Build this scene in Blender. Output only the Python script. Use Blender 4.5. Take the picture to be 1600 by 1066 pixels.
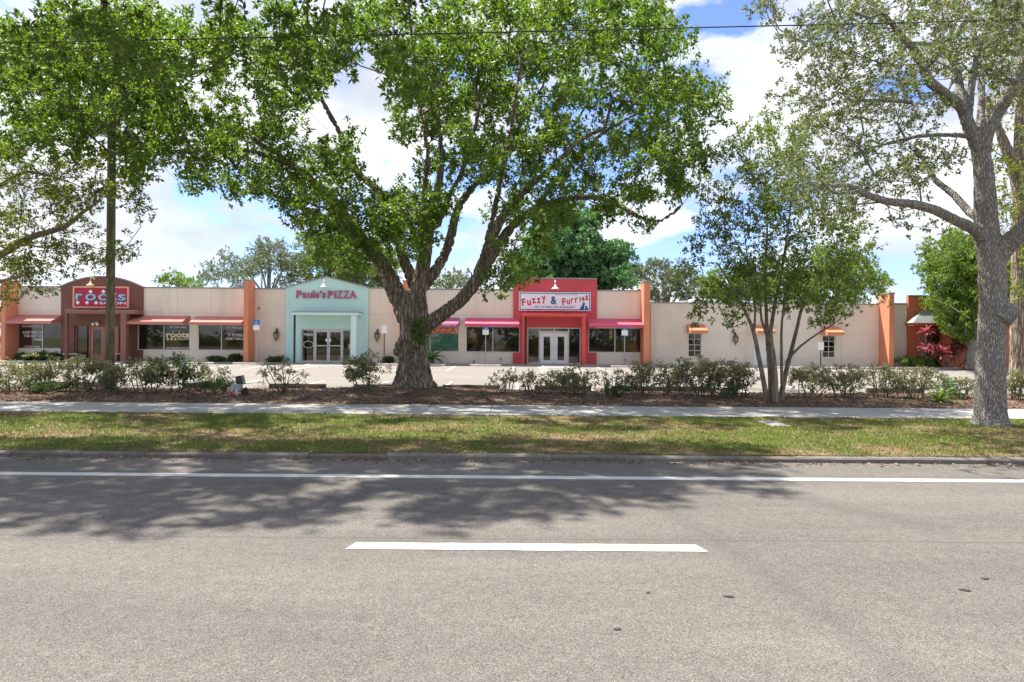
import bpy, bmesh, math, random
import numpy as np
from mathutils import Vector, Matrix, noise as mnoise

for _o in list(bpy.data.objects):
    bpy.data.objects.remove(_o)
scene = bpy.context.scene
COL = scene.collection
R = math.radians

# ------------------------------------------------------------------ camera
F = 1067.0          # focal length in photo pixels (photo is 1600 wide)
HZ = 527.0          # horizon row in the photo
CH = 1.8            # eye height
ROLL = 0.0075
cam_data = bpy.data.cameras.new('camera')
cam = bpy.data.objects.new('camera', cam_data)
COL.objects.link(cam)
cam.location = (0, 0, CH)
cam.rotation_euler = (math.pi / 2, -math.atan(ROLL), 0)
cam_data.sensor_width = 36.0
cam_data.lens = 36.0 * F / 1600.0
cam_data.shift_y = -6.0 / 1600.0
cam_data.clip_start = 0.05
cam_data.clip_end = 3000
scene.camera = cam

# ------------------------------------------------------------------ light
SUN = Vector((-0.42, 0.30, 1.0)).normalized()      # towards the sun
SUN_EL = math.asin(SUN.z)
SUN_ROT = math.atan2(SUN.x, SUN.y)
sd = bpy.data.lights.new('sun', 'SUN')
sd.energy = 3.5
sd.angle = R(0.9)
sd.color = (1.0, 0.95, 0.86)
sun = bpy.data.objects.new('sun', sd)
COL.objects.link(sun)
sun.rotation_euler = (-SUN).to_track_quat('-Z', 'Y').to_euler()
sun.location = (-20, 20, 60)

world = bpy.data.worlds.new('World')
scene.world = world
world.use_nodes = True
wt = world.node_tree
wt.nodes.clear()


def nd(t, typ, **kw):
    n = t.nodes.new(typ)
    for k, v in kw.items():
        if k.startswith('i_'):
            key = k[2:]
            key = int(key) if key.isdigit() else key.replace('_', ' ')
            n.inputs[key].default_value = v
        else:
            setattr(n, k, v)
    return n


def ln(t, a, b):
    t.links.new(a, b)


def math_n(t, op, a, b=None):
    n = t.nodes.new('ShaderNodeMath')
    n.operation = op
    for i, v in enumerate((a, b)):
        if v is None:
            continue
        if isinstance(v, (int, float)):
            n.inputs[i].default_value = v
        else:
            t.links.new(v, n.inputs[i])
    return n.outputs[0]


def ramp(t, fac, stops):
    n = t.nodes.new('ShaderNodeValToRGB')
    el = n.color_ramp.elements
    while len(el) < len(stops):
        el.new(0.5)
    for e, (p, c) in zip(el, stops):
        e.position = p
        e.color = (c, c, c, 1) if isinstance(c, (int, float)) else (c[0], c[1], c[2], 1)
    t.links.new(fac, n.inputs[0])
    return n.outputs[0]


def mixc(t, fac, a, b, mode='MIX'):
    n = t.nodes.new('ShaderNodeMix')
    n.data_type = 'RGBA'
    n.blend_type = mode
    for idx, v in ((0, fac), (6, a), (7, b)):
        if isinstance(v, (int, float)):
            n.inputs[idx].default_value = v
        elif isinstance(v, (tuple, list)):
            n.inputs[idx].default_value = (v[0], v[1], v[2], 1)
        else:
            t.links.new(v, n.inputs[idx])
    return n.outputs[2]


sky = nd(wt, 'ShaderNodeTexSky', sky_type='NISHITA', sun_disc=False, sun_elevation=SUN_EL,
         sun_rotation=SUN_ROT, altitude=10, air_density=1.0, dust_density=0.6, ozone_density=2.0)
tc = nd(wt, 'ShaderNodeTexCoord')
mp = nd(wt, 'ShaderNodeMapping')
mp.inputs['Scale'].default_value = (1.0, 1.0, 1.9)
mp.inputs['Location'].default_value = (0.35, 0.0, 0.1)
ln(wt, tc.outputs['Generated'], mp.inputs['Vector'])
n1 = nd(wt, 'ShaderNodeTexNoise', i_Scale=2.6, i_Detail=9.0, i_Roughness=0.55, i_Distortion=0.15)
ln(wt, mp.outputs[0], n1.inputs['Vector'])
n2 = nd(wt, 'ShaderNodeTexNoise', i_Scale=6.5, i_Detail=8.0, i_Roughness=0.5)
ln(wt, mp.outputs[0], n2.inputs['Vector'])
cm = math_n(wt, 'ADD', math_n(wt, 'MULTIPLY', n1.outputs[0], 0.7), math_n(wt, 'MULTIPLY', n2.outputs[0], 0.3))
cloud = ramp(wt, cm, [(0.458, 0.0), (0.488, 0.68), (0.55, 1.0)])
shade = nd(wt, 'ShaderNodeTexNoise', i_Scale=4.5, i_Detail=6.0, i_Roughness=0.5)
mp2 = nd(wt, 'ShaderNodeMapping')
mp2.inputs['Location'].default_value = (3.1, 1.2, 0.55)
ln(wt, mp.outputs[0], mp2.inputs['Vector'])
ln(wt, mp2.outputs[0], shade.inputs['Vector'])
ccol = ramp(wt, shade.outputs[0], [(0.30, (2.3, 2.5, 2.9)), (0.46, (3.3, 3.4, 3.6)), (0.66, (4.6, 4.6, 4.6))])
skyc = mixc(wt, 1.0, sky.outputs[0], (0.57, 0.62, 0.84), 'MULTIPLY')
mixed = mixc(wt, cloud, skyc, ccol)
bg = nd(wt, 'ShaderNodeBackground', i_Strength=0.10)
ln(wt, mixed, bg.inputs['Color'])
wo = nd(wt, 'ShaderNodeOutputWorld')
ln(wt, bg.outputs[0], wo.inputs['Surface'])

scene.view_settings.view_transform = 'Standard'
scene.view_settings.look = 'None'
scene.view_settings.gamma = 1.0
scene.view_settings.use_curve_mapping = False
scene.view_settings.exposure = 1.6
scene.render.engine = 'CYCLES'
scene.cycles.max_bounces = 8
scene.cycles.transparent_max_bounces = 8
scene.cycles.caustics_reflective = False
scene.cycles.caustics_refractive = False
try:
    scene.cycles.use_denoising = True
except Exception:
    pass


# ------------------------------------------------------------------ helpers
def W(px, py, d):
    """photo pixel at depth d -> world point"""
    y8 = py - ROLL * (px - 800)
    x8 = (px - 800) - ROLL * (HZ - py)
    return Vector((x8 / F * d, d, CH + (HZ - y8) / F * d))


def ground_pt(px, py, z=0.0):
    y8 = py - ROLL * (px - 800)
    d = (CH - z) * F / (y8 - HZ)
    return Vector(((px - 800) / F * d, d, z))


def material(name, color, rough=0.8, var=0.0, scale=3.0, bump=0.0, bscale=40.0, metallic=0.0, spec=0.5, dirt=None):
    m = bpy.data.materials.new(name)
    m.use_nodes = True
    t = m.node_tree
    b = t.nodes['Principled BSDF']
    b.inputs['Base Color'].default_value = (*color, 1)
    b.inputs['Roughness'].default_value = rough
    b.inputs['Metallic'].default_value = metallic
    b.inputs['Specular IOR Level'].default_value = spec
    tcn = nd(t, 'ShaderNodeTexCoord')
    gm = nd(t, 'ShaderNodeNewGeometry')
    if var > 0:
        n = nd(t, 'ShaderNodeTexNoise', i_Scale=scale, i_Detail=8.0, i_Roughness=0.62)
        ln(t, gm.outputs['Position'], n.inputs['Vector'])
        f = ramp(t, n.outputs[0], [(0.3, 1 - var), (0.7, 1 + var * 0.6)])
        c = mixc(t, 1.0, color, f, 'MULTIPLY')
        if dirt:
            n3 = nd(t, 'ShaderNodeTexNoise', i_Scale=scale * 0.5, i_Detail=10.0, i_Roughness=0.7)
            mpp = nd(t, 'ShaderNodeMapping')
            mpp.inputs['Scale'].default_value = (1.6, 1.6, 0.35)
            ln(t, gm.outputs['Position'], mpp.inputs['Vector'])
            ln(t, mpp.outputs[0], n3.inputs['Vector'])
            df = ramp(t, n3.outputs[0], [(0.5, 0.0), (0.75, dirt[3])])
            c = mixc(t, df, c, dirt[:3])
        ln(t, c, b.inputs['Base Color'])
    if bump > 0:
        n = nd(t, 'ShaderNodeTexNoise', i_Scale=bscale, i_Detail=4.0)
        ln(t, gm.outputs['Position'], n.inputs['Vector'])
        bn = nd(t, 'ShaderNodeBump', i_Strength=bump, i_Distance=0.02)
        ln(t, n.outputs[0], bn.inputs['Height'])
        ln(t, bn.outputs[0], b.inputs['Normal'])
    return m


def leaf_material(name, dark, light, trans, tfac=0.42, gloss=0.35):
    m = bpy.data.materials.new(name)
    m.use_nodes = True
    t = m.node_tree
    t.nodes.clear()
    a = nd(t, 'ShaderNodeAttribute', attribute_name='tint')
    col = ramp(t, a.outputs['Fac'], [(0.0, dark), (0.6, light), (0.93, light), (1.0, (light[0] * 2.2, light[1] * 1.25, light[2]))])
    p = nd(t, 'ShaderNodeBsdfPrincipled')
    p.inputs['Roughness'].default_value = 0.45
    p.inputs['Specular IOR Level'].default_value = gloss
    ln(t, col, p.inputs['Base Color'])
    tr = nd(t, 'ShaderNodeBsdfTranslucent')
    tcol = mixc(t, 1.0, col, trans, 'MULTIPLY')
    ln(t, tcol, tr.inputs['Color'])
    mx = nd(t, 'ShaderNodeMixShader')
    mx.inputs[0].default_value = tfac
    ln(t, p.outputs[0], mx.inputs[1])
    ln(t, tr.outputs[0], mx.inputs[2])
    o = nd(t, 'ShaderNodeOutputMaterial')
    ln(t, mx.outputs[0], o.inputs[0])
    return m


def bark_material(name, dark, light, scale=7.0, stretch=0.28, bump=1.0, lichen=None):
    m = bpy.data.materials.new(name)
    m.use_nodes = True
    t = m.node_tree
    b = t.nodes['Principled BSDF']
    b.inputs['Roughness'].default_value = 0.95
    b.inputs['Specular IOR Level'].default_value = 0.15
    g = nd(t, 'ShaderNodeNewGeometry')
    mpn = nd(t, 'ShaderNodeMapping')
    mpn.inputs['Scale'].default_value = (1, 1, stretch)
    wob = nd(t, 'ShaderNodeTexNoise', i_Scale=6.0, i_Detail=5.0)
    ln(t, g.outputs['Position'], wob.inputs['Vector'])
    addv = nd(t, 'ShaderNodeVectorMath', operation='MULTIPLY_ADD')
    ln(t, wob.outputs['Color'], addv.inputs[0])
    addv.inputs[1].default_value = (0.05, 0.05, 0.12)
    ln(t, g.outputs['Position'], addv.inputs[2])
    ln(t, addv.outputs[0], mpn.inputs['Vector'])
    v = nd(t, 'ShaderNodeTexVoronoi', feature='DISTANCE_TO_EDGE', i_Scale=scale)
    ln(t, mpn.outputs[0], v.inputs['Vector'])
    n = nd(t, 'ShaderNodeTexNoise', i_Scale=scale * 2.6, i_Detail=8.0, i_Roughness=0.65)
    ln(t, mpn.outputs[0], n.inputs['Vector'])
    h = math_n(t, 'ADD', math_n(t, 'MINIMUM', math_n(t, 'MULTIPLY', v.outputs['Distance'], 3.0), 0.7), math_n(t, 'MULTIPLY', n.outputs[0], 0.6))
    c = ramp(t, h, [(0.2, dark), (0.55, [(x + y) / 2 for x, y in zip(dark, light)]), (0.95, light)])
    if lichen:
        n4 = nd(t, 'ShaderNodeTexNoise', i_Scale=1.7, i_Detail=9.0, i_Roughness=0.7)
        ln(t, g.outputs['Position'], n4.inputs['Vector'])
        c = mixc(t, ramp(t, n4.outputs[0], [(0.5, 0.0), (0.66, 0.75)]), c, lichen)
    ln(t, c, b.inputs['Base Color'])
    bn = nd(t, 'ShaderNodeBump', i_Strength=bump, i_Distance=0.05)
    ln(t, h, bn.inputs['Height'])
    ln(t, bn.outputs[0], b.inputs['Normal'])
    return m


def glass_material(name, tint=0.7):
    m = bpy.data.materials.new(name)
    m.use_nodes = True
    t = m.node_tree
    t.nodes.clear()
    tr = nd(t, 'ShaderNodeBsdfTransparent')
    tr.inputs[0].default_value = (tint, tint, tint, 1)
    gl = nd(t, 'ShaderNodeBsdfGlossy')
    gl.inputs['Roughness'].default_value = 0.015
    fr = nd(t, 'ShaderNodeFresnel', i_IOR=1.62)
    mx = nd(t, 'ShaderNodeMixShader')
    ln(t, fr.outputs[0], mx.inputs[0])
    ln(t, tr.outputs[0], mx.inputs[1])
    ln(t, gl.outputs[0], mx.inputs[2])
    o = nd(t, 'ShaderNodeOutputMaterial')
    ln(t, mx.outputs[0], o.inputs[0])
    return m


class MB:
    """collects simple shapes into ONE mesh"""

    def __init__(self):
        self.v = []
        self.f = []

    def add(self, verts, faces):
        o = len(self.v)
        self.v += [tuple(p) for p in verts]
        self.f += [tuple(i + o for i in f) for f in faces]
        return self

    def box(self, x0, x1, y0, y1, z0, z1):
        return self.add([(x0, y0, z0), (x1, y0, z0), (x1, y1, z0), (x0, y1, z0), (x0, y0, z1), (x1, y0, z1), (x1, y1, z1), (x0, y1, z1)],
                        [(0, 3, 2, 1), (4, 5, 6, 7), (0, 1, 5, 4), (1, 2, 6, 5), (2, 3, 7, 6), (3, 0, 4, 7)])

    def prism(self, poly, y0, y1):
        """poly: (x, z) counter-clockwise seen from the front (-Y); extruded from y0 (front) to y1"""
        n = len(poly)
        vs = [(x, y0, z) for x, z in poly] + [(x, y1, z) for x, z in poly]
        fs = [tuple(range(n)), tuple(range(2 * n - 1, n - 1, -1))]
        fs += [((i + 1) % n, i, n + i, n + (i + 1) % n) for i in range(n)]
        return self.add(vs, fs)

    def tube(self, pts, radii, sides=8, cap=True):
        pts = [Vector(p) for p in pts]
        if isinstance(radii, (int, float)):
            radii = [radii] * len(pts)
        vs, fs = [], []
        u = None
        for i, p in enumerate(pts):
            d = (pts[min(i + 1, len(pts) - 1)] - pts[max(i - 1, 0)]).normalized()
            if u is None:
                u = d.orthogonal().normalized()
            u = (u - d * u.dot(d)).normalized()
            w = d.cross(u)
            for k in range(sides):
                a = 2 * math.pi * k / sides
                vs.append(p + (u * math.cos(a) + w * math.sin(a)) * radii[i])
        for i in range(len(pts) - 1):
            for k in range(sides):
                k2 = (k + 1) % sides
                fs.append((i * sides + k, i * sides + k2, (i + 1) * sides + k2, (i + 1) * sides + k))
        if cap:
            fs.append(tuple(range(sides - 1, -1, -1)))
            fs.append(tuple((len(pts) - 1) * sides + k for k in range(sides)))
        return self.add(vs, fs)

    def lathe(self, c, prof, sides=16, mod=None):
        """prof: (r, z) list from bottom to top"""
        vs, fs = [], []
        for r, z in prof:
            for k in range(sides):
                a = 2 * math.pi * k / sides
                rr = r * (mod(a, z) if mod else 1)
                vs.append((c[0] + rr * math.cos(a), c[1] + rr * math.sin(a), c[2] + z))
        for i in range(len(prof) - 1):
            for k in range(sides):
                k2 = (k + 1) % sides
                fs.append((i * sides + k, i * sides + k2, (i + 1) * sides + k2, (i + 1) * sides + k))
        fs.append(tuple(range(sides - 1, -1, -1)))
        fs.append(tuple((len(prof) - 1) * sides + k for k in range(sides)))
        return self.add(vs, fs)

    def build(self, name, mat, parent=None, smooth=False, bevel=0.0):
        me = bpy.data.meshes.new(name)
        me.from_pydata(self.v, [], self.f)
        me.materials.append(mat)
        if smooth:
            me.polygons.foreach_set('use_smooth', [True] * len(me.polygons))
        me.update()
        return link(name, me, parent, bevel)


def world_of(o):
    M = Matrix.Translation(o.location)
    if o.parent is not None:
        M = world_of(o.parent) @ o.matrix_parent_inverse @ M
    return M


def link(name, me, parent=None, bevel=0.0):
    o = bpy.data.objects.new(name, me)
    COL.objects.link(o)
    if parent is not None:
        o.parent = parent
        M = world_of(parent)
        o.matrix_parent_inverse = M.inverted()
    if bevel > 0:
        b = o.modifiers.new('Bevel', 'BEVEL')
        b.width = bevel
        b.segments = 2
    return o


def empty(name, loc, label, cat, group=None):
    o = bpy.data.objects.new(name, None)
    COL.objects.link(o)
    o.location = loc
    o.empty_display_size = 0.2
    return tag(o, label, cat, group)


def tag(o, label, cat, group=None):
    o['label'] = label
    o['category'] = cat
    if group:
        o['group'] = group
    return o


def struct(o):
    o['kind'] = 'structure'
    return o


def stuff(o):
    o['kind'] = 'stuff'
    return o


def np_mesh(name, verts, faces, mat, parent=None, tint=None, smooth=False):
    """verts (n,3), faces (m,k) all of one size"""
    me = bpy.data.meshes.new(name)
    n, (m, k) = len(verts), faces.shape
    me.vertices.add(n)
    me.vertices.foreach_set('co', np.ascontiguousarray(verts, dtype=np.float32).ravel())
    me.loops.add(m * k)
    me.loops.foreach_set('vertex_index', np.ascontiguousarray(faces, dtype=np.int32).ravel())
    me.polygons.add(m)
    me.polygons.foreach_set('loop_start', np.arange(0, m * k, k, dtype=np.int32))
    if smooth:
        me.polygons.foreach_set('use_smooth', np.ones(m, dtype=bool))
    me.update(calc_edges=True)
    if tint is not None:
        at = me.attributes.new('tint', 'FLOAT', 'FACE')
        at.data.foreach_set('value', tint.astype(np.float32))
    me.materials.append(mat)
    return link(name, me, parent)


def unit(a):
    return a / np.maximum(np.linalg.norm(a, axis=-1, keepdims=True), 1e-9)


def leaves_geo(rng, B, D, L, Wd, fold=0.25):
    """folded two-triangle leaves from base points B along D"""
    n = len(B)
    hint = rng.normal(size=(n, 3))
    hint[:, 2] += 0.8
    S = unit(np.cross(D, hint))
    N = unit(np.cross(S, D))
    mid = B + D * (L * 0.48)[:, None] - N * (Wd * fold)[:, None]
    a = mid + S * Wd[:, None] + N * (2 * Wd * fold)[:, None]
    c = mid - S * Wd[:, None] + N * (2 * Wd * fold)[:, None]
    tip = B + D * L[:, None] - N * (L * 0.12)[:, None]
    V = np.stack([B, a, tip, c], 1).reshape(-1, 3)
    i = np.arange(n)[:, None] * 4
    Fc = np.concatenate([i + np.array([[0, 1, 2]]), i + np.array([[0, 2, 3]])], 1).reshape(-1, 3)
    return V, Fc


def tufts(rng, C, per, spread, n_leaf, L, Wd, flat=0.8, up=0.35):
    """C cluster centres -> leaf base points and directions, as tufts of radiating leaves"""
    T = np.repeat(C, per, 0)
    off = unit(rng.normal(size=T.shape)) * (rng.random(len(T)) ** 0.45)[:, None] * spread
    off[:, 2] *= flat
    T = T + off
    tt = np.repeat(rng.random(len(T)), n_leaf)
    axis = unit(off + np.array([0, 0, spread * up]) + rng.normal(size=off.shape) * spread * 0.4)
    Bp = np.repeat(T, n_leaf, 0)
    A = np.repeat(axis, n_leaf, 0)
    D = unit(A * 0.55 + rng.normal(size=A.shape) * 0.75)
    Bp = Bp + D * 0.15 * L + A * (rng.random(len(A)) - 0.5)[:, None] * L * 1.1
    Ls = L * (0.65 + 0.6 * rng.random(len(Bp)))
    Ws = Wd * (0.7 + 0.5 * rng.random(len(Bp)))
    tint = np.clip(tt * 0.55 + rng.random(len(Bp)) * 0.45, 0, 1)
    return Bp, D, Ls, Ws, tint


def leaf_object(name, mat, parent, geo, rng):
    Bp, D, Ls, Ws, tint = geo
    V, Fc = leaves_geo(rng, Bp, D, Ls, Ws)
    return np_mesh(name, V, Fc, mat, parent, np.repeat(tint, 2))


def smooth_line(pts, rad, step):
    """Catmull-Rom resample"""
    pts = [np.array(p, float) for p in pts]
    P, Rr = [], []
    n = len(pts)
    for i in range(n - 1):
        p0, p1, p2, p3 = pts[max(i - 1, 0)], pts[i], pts[i + 1], pts[min(i + 2, n - 1)]
        k = max(2, int(np.linalg.norm(p2 - p1) / step))
        for j in range(k):
            t = j / k
            P.append(0.5 * ((2 * p1) + (-p0 + p2) * t + (2 * p0 - 5 * p1 + 4 * p2 - p3) * t * t + (-p0 + 3 * p1 - 3 * p2 + p3) * t ** 3))
            Rr.append(rad[i] * (1 - t) + rad[i + 1] * t)
    P.append(pts[-1])
    Rr.append(rad[-1])
    return np.array(P), np.array(Rr)


def grow(limbs, A, rng, step=0.45, tip=0.007, wander=0.12, cap_frac=0.75, droop=0.0):
    """grow side branches from limbs (P, R arrays) out to the attraction points A; returns segments"""
    cap = 200000
    P = np.zeros((cap, 3))
    Dn = np.zeros((cap, 3))
    par = np.full(cap, -1)
    Rl = np.zeros(cap)
    n = 0
    for Lp, Lr in limbs:
        m = len(Lp)
        d = np.gradient(Lp, axis=0)
        P[n:n + m] = Lp
        Dn[n:n + m] = unit(d)
        Rl[n:n + m] = Lr
        n += m
    n0 = n
    usable = np.ones(n0, bool)
    base = limbs[0][0]
    dmin = np.array([np.min(np.linalg.norm(P[:n0] - a, axis=1)) for a in A])
    tips = []
    for a in A[np.argsort(dmin)]:
        v = a - P[:n]
        dist = np.linalg.norm(v, axis=1) + 1e-6
        al = (v * Dn[:n]).sum(1) / dist
        cost = dist * (1.35 - 0.35 * al)
        i = int(np.argmin(cost))
        L = dist[i]
        k = max(1, int(L / step))
        c1 = P[i] + Dn[i] * L * 0.38 + rng.normal(size=3) * L * wander
        if droop:
            c1[2] += L * droop
        prev = i
        last = P[i]
        for j in range(1, k + 1):
            t = j / k
            q = (1 - t) ** 2 * P[i] + 2 * t * (1 - t) * c1 + t * t * a
            if j < k:
                q = q + rng.normal(size=3) * 0.06 * step
            P[n] = q
            Dn[n] = unit((q - last)[None])[0]
            par[n] = prev
            prev = n
            last = q
            n += 1
        tips.append(prev)
    acc = np.zeros(n)
    ex = 2.4
    for t in tips:
        acc[t] += tip ** ex
    for j in range(n - 1, n0 - 1, -1):
        if acc[j] == 0:
            acc[j] = tip ** ex
        if par[j] >= n0:
            acc[par[j]] += acc[j]
    rad = acc ** (1 / ex)
    idx = np.arange(n0, n)
    pr = par[idx]
    r1 = rad[idx]
    r0 = np.where(pr >= n0, np.minimum(rad[pr], r1 * 1.5), np.minimum(r1 * 1.4, Rl[pr] * cap_frac))
    r1 = np.minimum(r1, 0.16)
    r0 = np.minimum(r0, 0.18)
    return P[pr], P[idx], r0, r1


def seg_mesh(name, mat, parent, seg, sides=5):
    A, B, r0, r1 = seg
    D = unit(B - A)
    h = np.tile(np.array([[0.31, 0.17, 0.93]]), (len(D), 1))
    h[np.abs((h * D).sum(1)) > 0.95] = (1, 0, 0)
    U = unit(np.cross(D, h))
    V = np.cross(D, U)
    an = np.arange(sides) * 2 * np.pi / sides
    ring = U[:, None] * np.cos(an)[None, :, None] + V[:, None] * np.sin(an)[None, :, None]
    va = A[:, None] + ring * r0[:, None, None]
    vb = B[:, None] + ring * r1[:, None, None]
    VV = np.concatenate([va, vb], 1).reshape(-1, 3)
    k = np.arange(sides)
    q = np.stack([k, (k + 1) % sides, sides + (k + 1) % sides, sides + k], 1)
    FF = (np.arange(len(A))[:, None, None] * 2 * sides + q[None]).reshape(-1, 4)
    return np_mesh(name, VV, FF, mat, parent, smooth=True)


def wood_mesh(name, mat, parent, mb, voxel=None, relief=0.0, zs=0.22, freq=6.0):
    """trunk and limbs; voxel remesh merges them into one skin"""
    o = mb.build(name, mat, parent, smooth=True)
    if voxel:
        md = o.modifiers.new('Remesh', 'REMESH')
        md.mode = 'VOXEL'
        md.voxel_size = voxel
        sm = o.modifiers.new('Smooth', 'SMOOTH')
        sm.factor = 0.5
        sm.iterations = 3
        dg = bpy.context.evaluated_depsgraph_get()
        me = bpy.data.meshes.new_from_object(o.evaluated_get(dg))
        o.modifiers.clear()
        old = o.data
        o.data = me
        bpy.data.meshes.remove(old)
        me.name = name
        if not me.materials:
            me.materials.append(mat)
        if relief:
            n = len(me.vertices)
            co = np.zeros(n * 3, np.float32)
            me.vertices.foreach_get('co', co)
            no = np.zeros(n * 3, np.float32)
            me.vertices.foreach_get('normal', no)
            co = co.reshape(-1, 3)
            no = no.reshape(-1, 3)
            hh = np.array([1 - abs(mnoise.noise((c[0] * freq, c[1] * freq, c[2] * freq * zs))) * 2.0
                           + 0.5 * mnoise.noise((c[0] * freq * 2.3, c[1] * freq * 2.3, c[2] * freq * 0.6)) for c in co.tolist()])
            hh = np.clip(hh, -1, 1)
            co = co - no * (np.maximum(hh - 0.35, 0) * relief)[:, None]
            me.vertices.foreach_set('co', co.ravel())
        me.polygons.foreach_set('use_smooth', [True] * len(me.polygons))
        me.update()
    return o


def blob_points(rng, blobs, d0, dspread, dens, dclip=None):
    out = []
    for b in blobs:
        px, py, r = b[:3]
        n = max(2, int(dens * r * r / 100.0))
        for _ in range(n):
            a = rng.random() * 2 * math.pi
            q = r * math.sqrt(rng.random())
            d = (b[3] if len(b) > 3 else d0) + rng.normal() * dspread
            if dclip:
                d = min(max(d, dclip[0]), dclip[1])
            out.append(W(px + q * math.cos(a), py + q * math.sin(a), d))
    return np.array(out)


TEXTS = {}


def text_mesh(s, extrude=0.0, offset=0.0, shear=0.0, res=3):
    cu = bpy.data.curves.new('lettering', 'FONT')
    cu.body = s
    cu.extrude = extrude
    cu.offset = offset
    cu.shear = shear
    cu.resolution_u = res
    cu.align_x = 'LEFT'
    o = bpy.data.objects.new('lettering', cu)
    COL.objects.link(o)
    dg = bpy.context.evaluated_depsgraph_get()
    me = bpy.data.meshes.new_from_object(o.evaluated_get(dg))
    bpy.data.objects.remove(o)
    bpy.data.curves.remove(cu)
    return me


def lettering(s, x0, x1, z0, z1, y, mat, parent, name='lettering', extrude=0.0, offset=0.0, shear=0.0, rot=0.0):
    """text fitted into the rectangle on the plane Y = y, facing -Y"""
    me = text_mesh(s, 0.0, offset, shear)
    n = len(me.vertices)
    co = np.zeros(n * 3, np.float32)
    me.vertices.foreach_get('co', co)
    co = co.reshape(-1, 3)
    lo, hi = co.min(0), co.max(0)
    X = (co[:, 0] - lo[0]) / max(hi[0] - lo[0], 1e-6) - 0.5
    Z = (co[:, 1] - lo[1]) / max(hi[1] - lo[1], 1e-6) - 0.5
    w, h = x1 - x0, z1 - z0
    xx, zz = X * w, Z * h
    c, sn = math.cos(rot), math.sin(rot)
    nx = xx * c - zz * sn + (x0 + x1) / 2
    nz = xx * sn + zz * c + (z0 + z1) / 2
    pts = np.stack([nx, np.full(n, y), nz], 1)
    me.vertices.foreach_set('co', pts.astype(np.float32).ravel())
    if extrude > 0:
        bm = bmesh.new()
        bm.from_mesh(me)
        r = bmesh.ops.extrude_face_region(bm, geom=bm.faces[:])
        vs = [e for e in r['geom'] if isinstance(e, bmesh.types.BMVert)]
        bmesh.ops.translate(bm, verts=vs, vec=(0, -extrude, 0))
        bmesh.ops.recalc_face_normals(bm, faces=bm.faces[:])
        bm.to_mesh(me)
        bm.free()
    me.materials.clear()
    me.materials.append(mat)
    me.update()
    me.name = name
    return link(name, me, parent)

# ------------------------------------------------------------------ materials
M = {}
M['beige'] = material('beige_stucco', (0.80, 0.72, 0.585), 0.9, 0.06, 0.7, 0.25, 60, dirt=(0.45, 0.37, 0.30, 0.5))
M['peach'] = material('peach_stucco', (0.80, 0.69, 0.565), 0.9, 0.06, 0.7, 0.25, 60, dirt=(0.45, 0.34, 0.27, 0.3))
M['tan'] = material('tan_stucco', (0.74, 0.66, 0.55), 0.9, 0.06, 0.7, 0.25, 60, dirt=(0.40, 0.33, 0.27, 0.4))
M['orange'] = material('orange_stucco', (0.68, 0.25, 0.135), 0.9, 0.1, 0.8, 0.25, 60, dirt=(0.36, 0.12, 0.07, 0.4))
M['rust'] = material('rust_stucco', (0.60, 0.18, 0.085), 0.9, 0.1, 0.8, 0.25, 60, dirt=(0.32, 0.09, 0.05, 0.4))
M['mint'] = material('mint_stucco', (0.52, 0.76, 0.71), 0.9, 0.06, 0.8, 0.25, 60, dirt=(0.28, 0.48, 0.46, 0.35))
M['mint_trim'] = material('mint_trim_paint', (0.62, 0.82, 0.77), 0.7, 0.05, 0.9)
M['maroon'] = material('maroon_stucco', (0.19, 0.085, 0.062), 0.9, 0.1, 0.8, 0.25, 60)
M['maroon_trim'] = material('maroon_trim_paint', (0.25, 0.115, 0.085), 0.8, 0.08, 1.0)
M['red'] = material('red_stucco', (0.60, 0.085, 0.10), 0.88, 0.08, 0.8, 0.25, 60, dirt=(0.4, 0.05, 0.06, 0.35))
M['red_trim'] = material('red_trim_paint', (0.66, 0.09, 0.07), 0.8, 0.06, 0.9)
M['coping'] = material('grey_metal_coping', (0.30, 0.29, 0.28), 0.6, 0.15, 1.5)
M['roof'] = material('roof_membrane', (0.35, 0.34, 0.33), 0.9, 0.15, 0.5)
M['awn_brown'] = material('rose_brown_canvas', (0.52, 0.20, 0.16), 0.85, 0.08, 1.4)
M['awn_pink'] = material('crimson_canvas', (0.62, 0.10, 0.17), 0.85, 0.08, 1.4)
M['awn_purple'] = material('plum_canvas', (0.42, 0.11, 0.22), 0.85, 0.08, 1.4)
M['awn_orange'] = material('orange_canvas', (0.62, 0.22, 0.11), 0.85, 0.08, 1.4)
M['glass_clear'] = glass_material('clear_window_glass', 0.92)
M['glass'] = glass_material('window_glass', 0.82)
M['alu_dark'] = material('bronze_frame', (0.07, 0.065, 0.06), 0.5)
M['alu'] = material('pale_frame', (0.62, 0.60, 0.57), 0.5, 0.05)
M['white'] = material('white_paint', (0.80, 0.80, 0.79), 0.55, 0.04, 2.0)
M['door_wood'] = material('stained_wood', (0.40, 0.17, 0.10), 0.6, 0.15, 3.0)
M['black'] = material('black_paint', (0.02, 0.02, 0.02), 0.5)
M['iron'] = material('bronze_iron', (0.07, 0.05, 0.04), 0.55)
M['steel'] = material('galvanised_steel', (0.42, 0.43, 0.44), 0.45, 0.1, 5.0, metallic=0.6)
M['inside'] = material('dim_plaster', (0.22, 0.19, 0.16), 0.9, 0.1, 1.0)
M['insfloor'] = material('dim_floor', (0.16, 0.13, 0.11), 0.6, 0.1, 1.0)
M['vinyl'] = material('white_vinyl', (0.85, 0.85, 0.84), 0.6)
M['cream_vinyl'] = material('cream_vinyl', (0.85, 0.75, 0.50), 0.6)
M['crimson'] = material('crimson_board', (0.42, 0.022, 0.045), 0.6, 0.06, 2.0)
M['salmon'] = material('salmon_frame', (0.72, 0.36, 0.26), 0.7)
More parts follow.
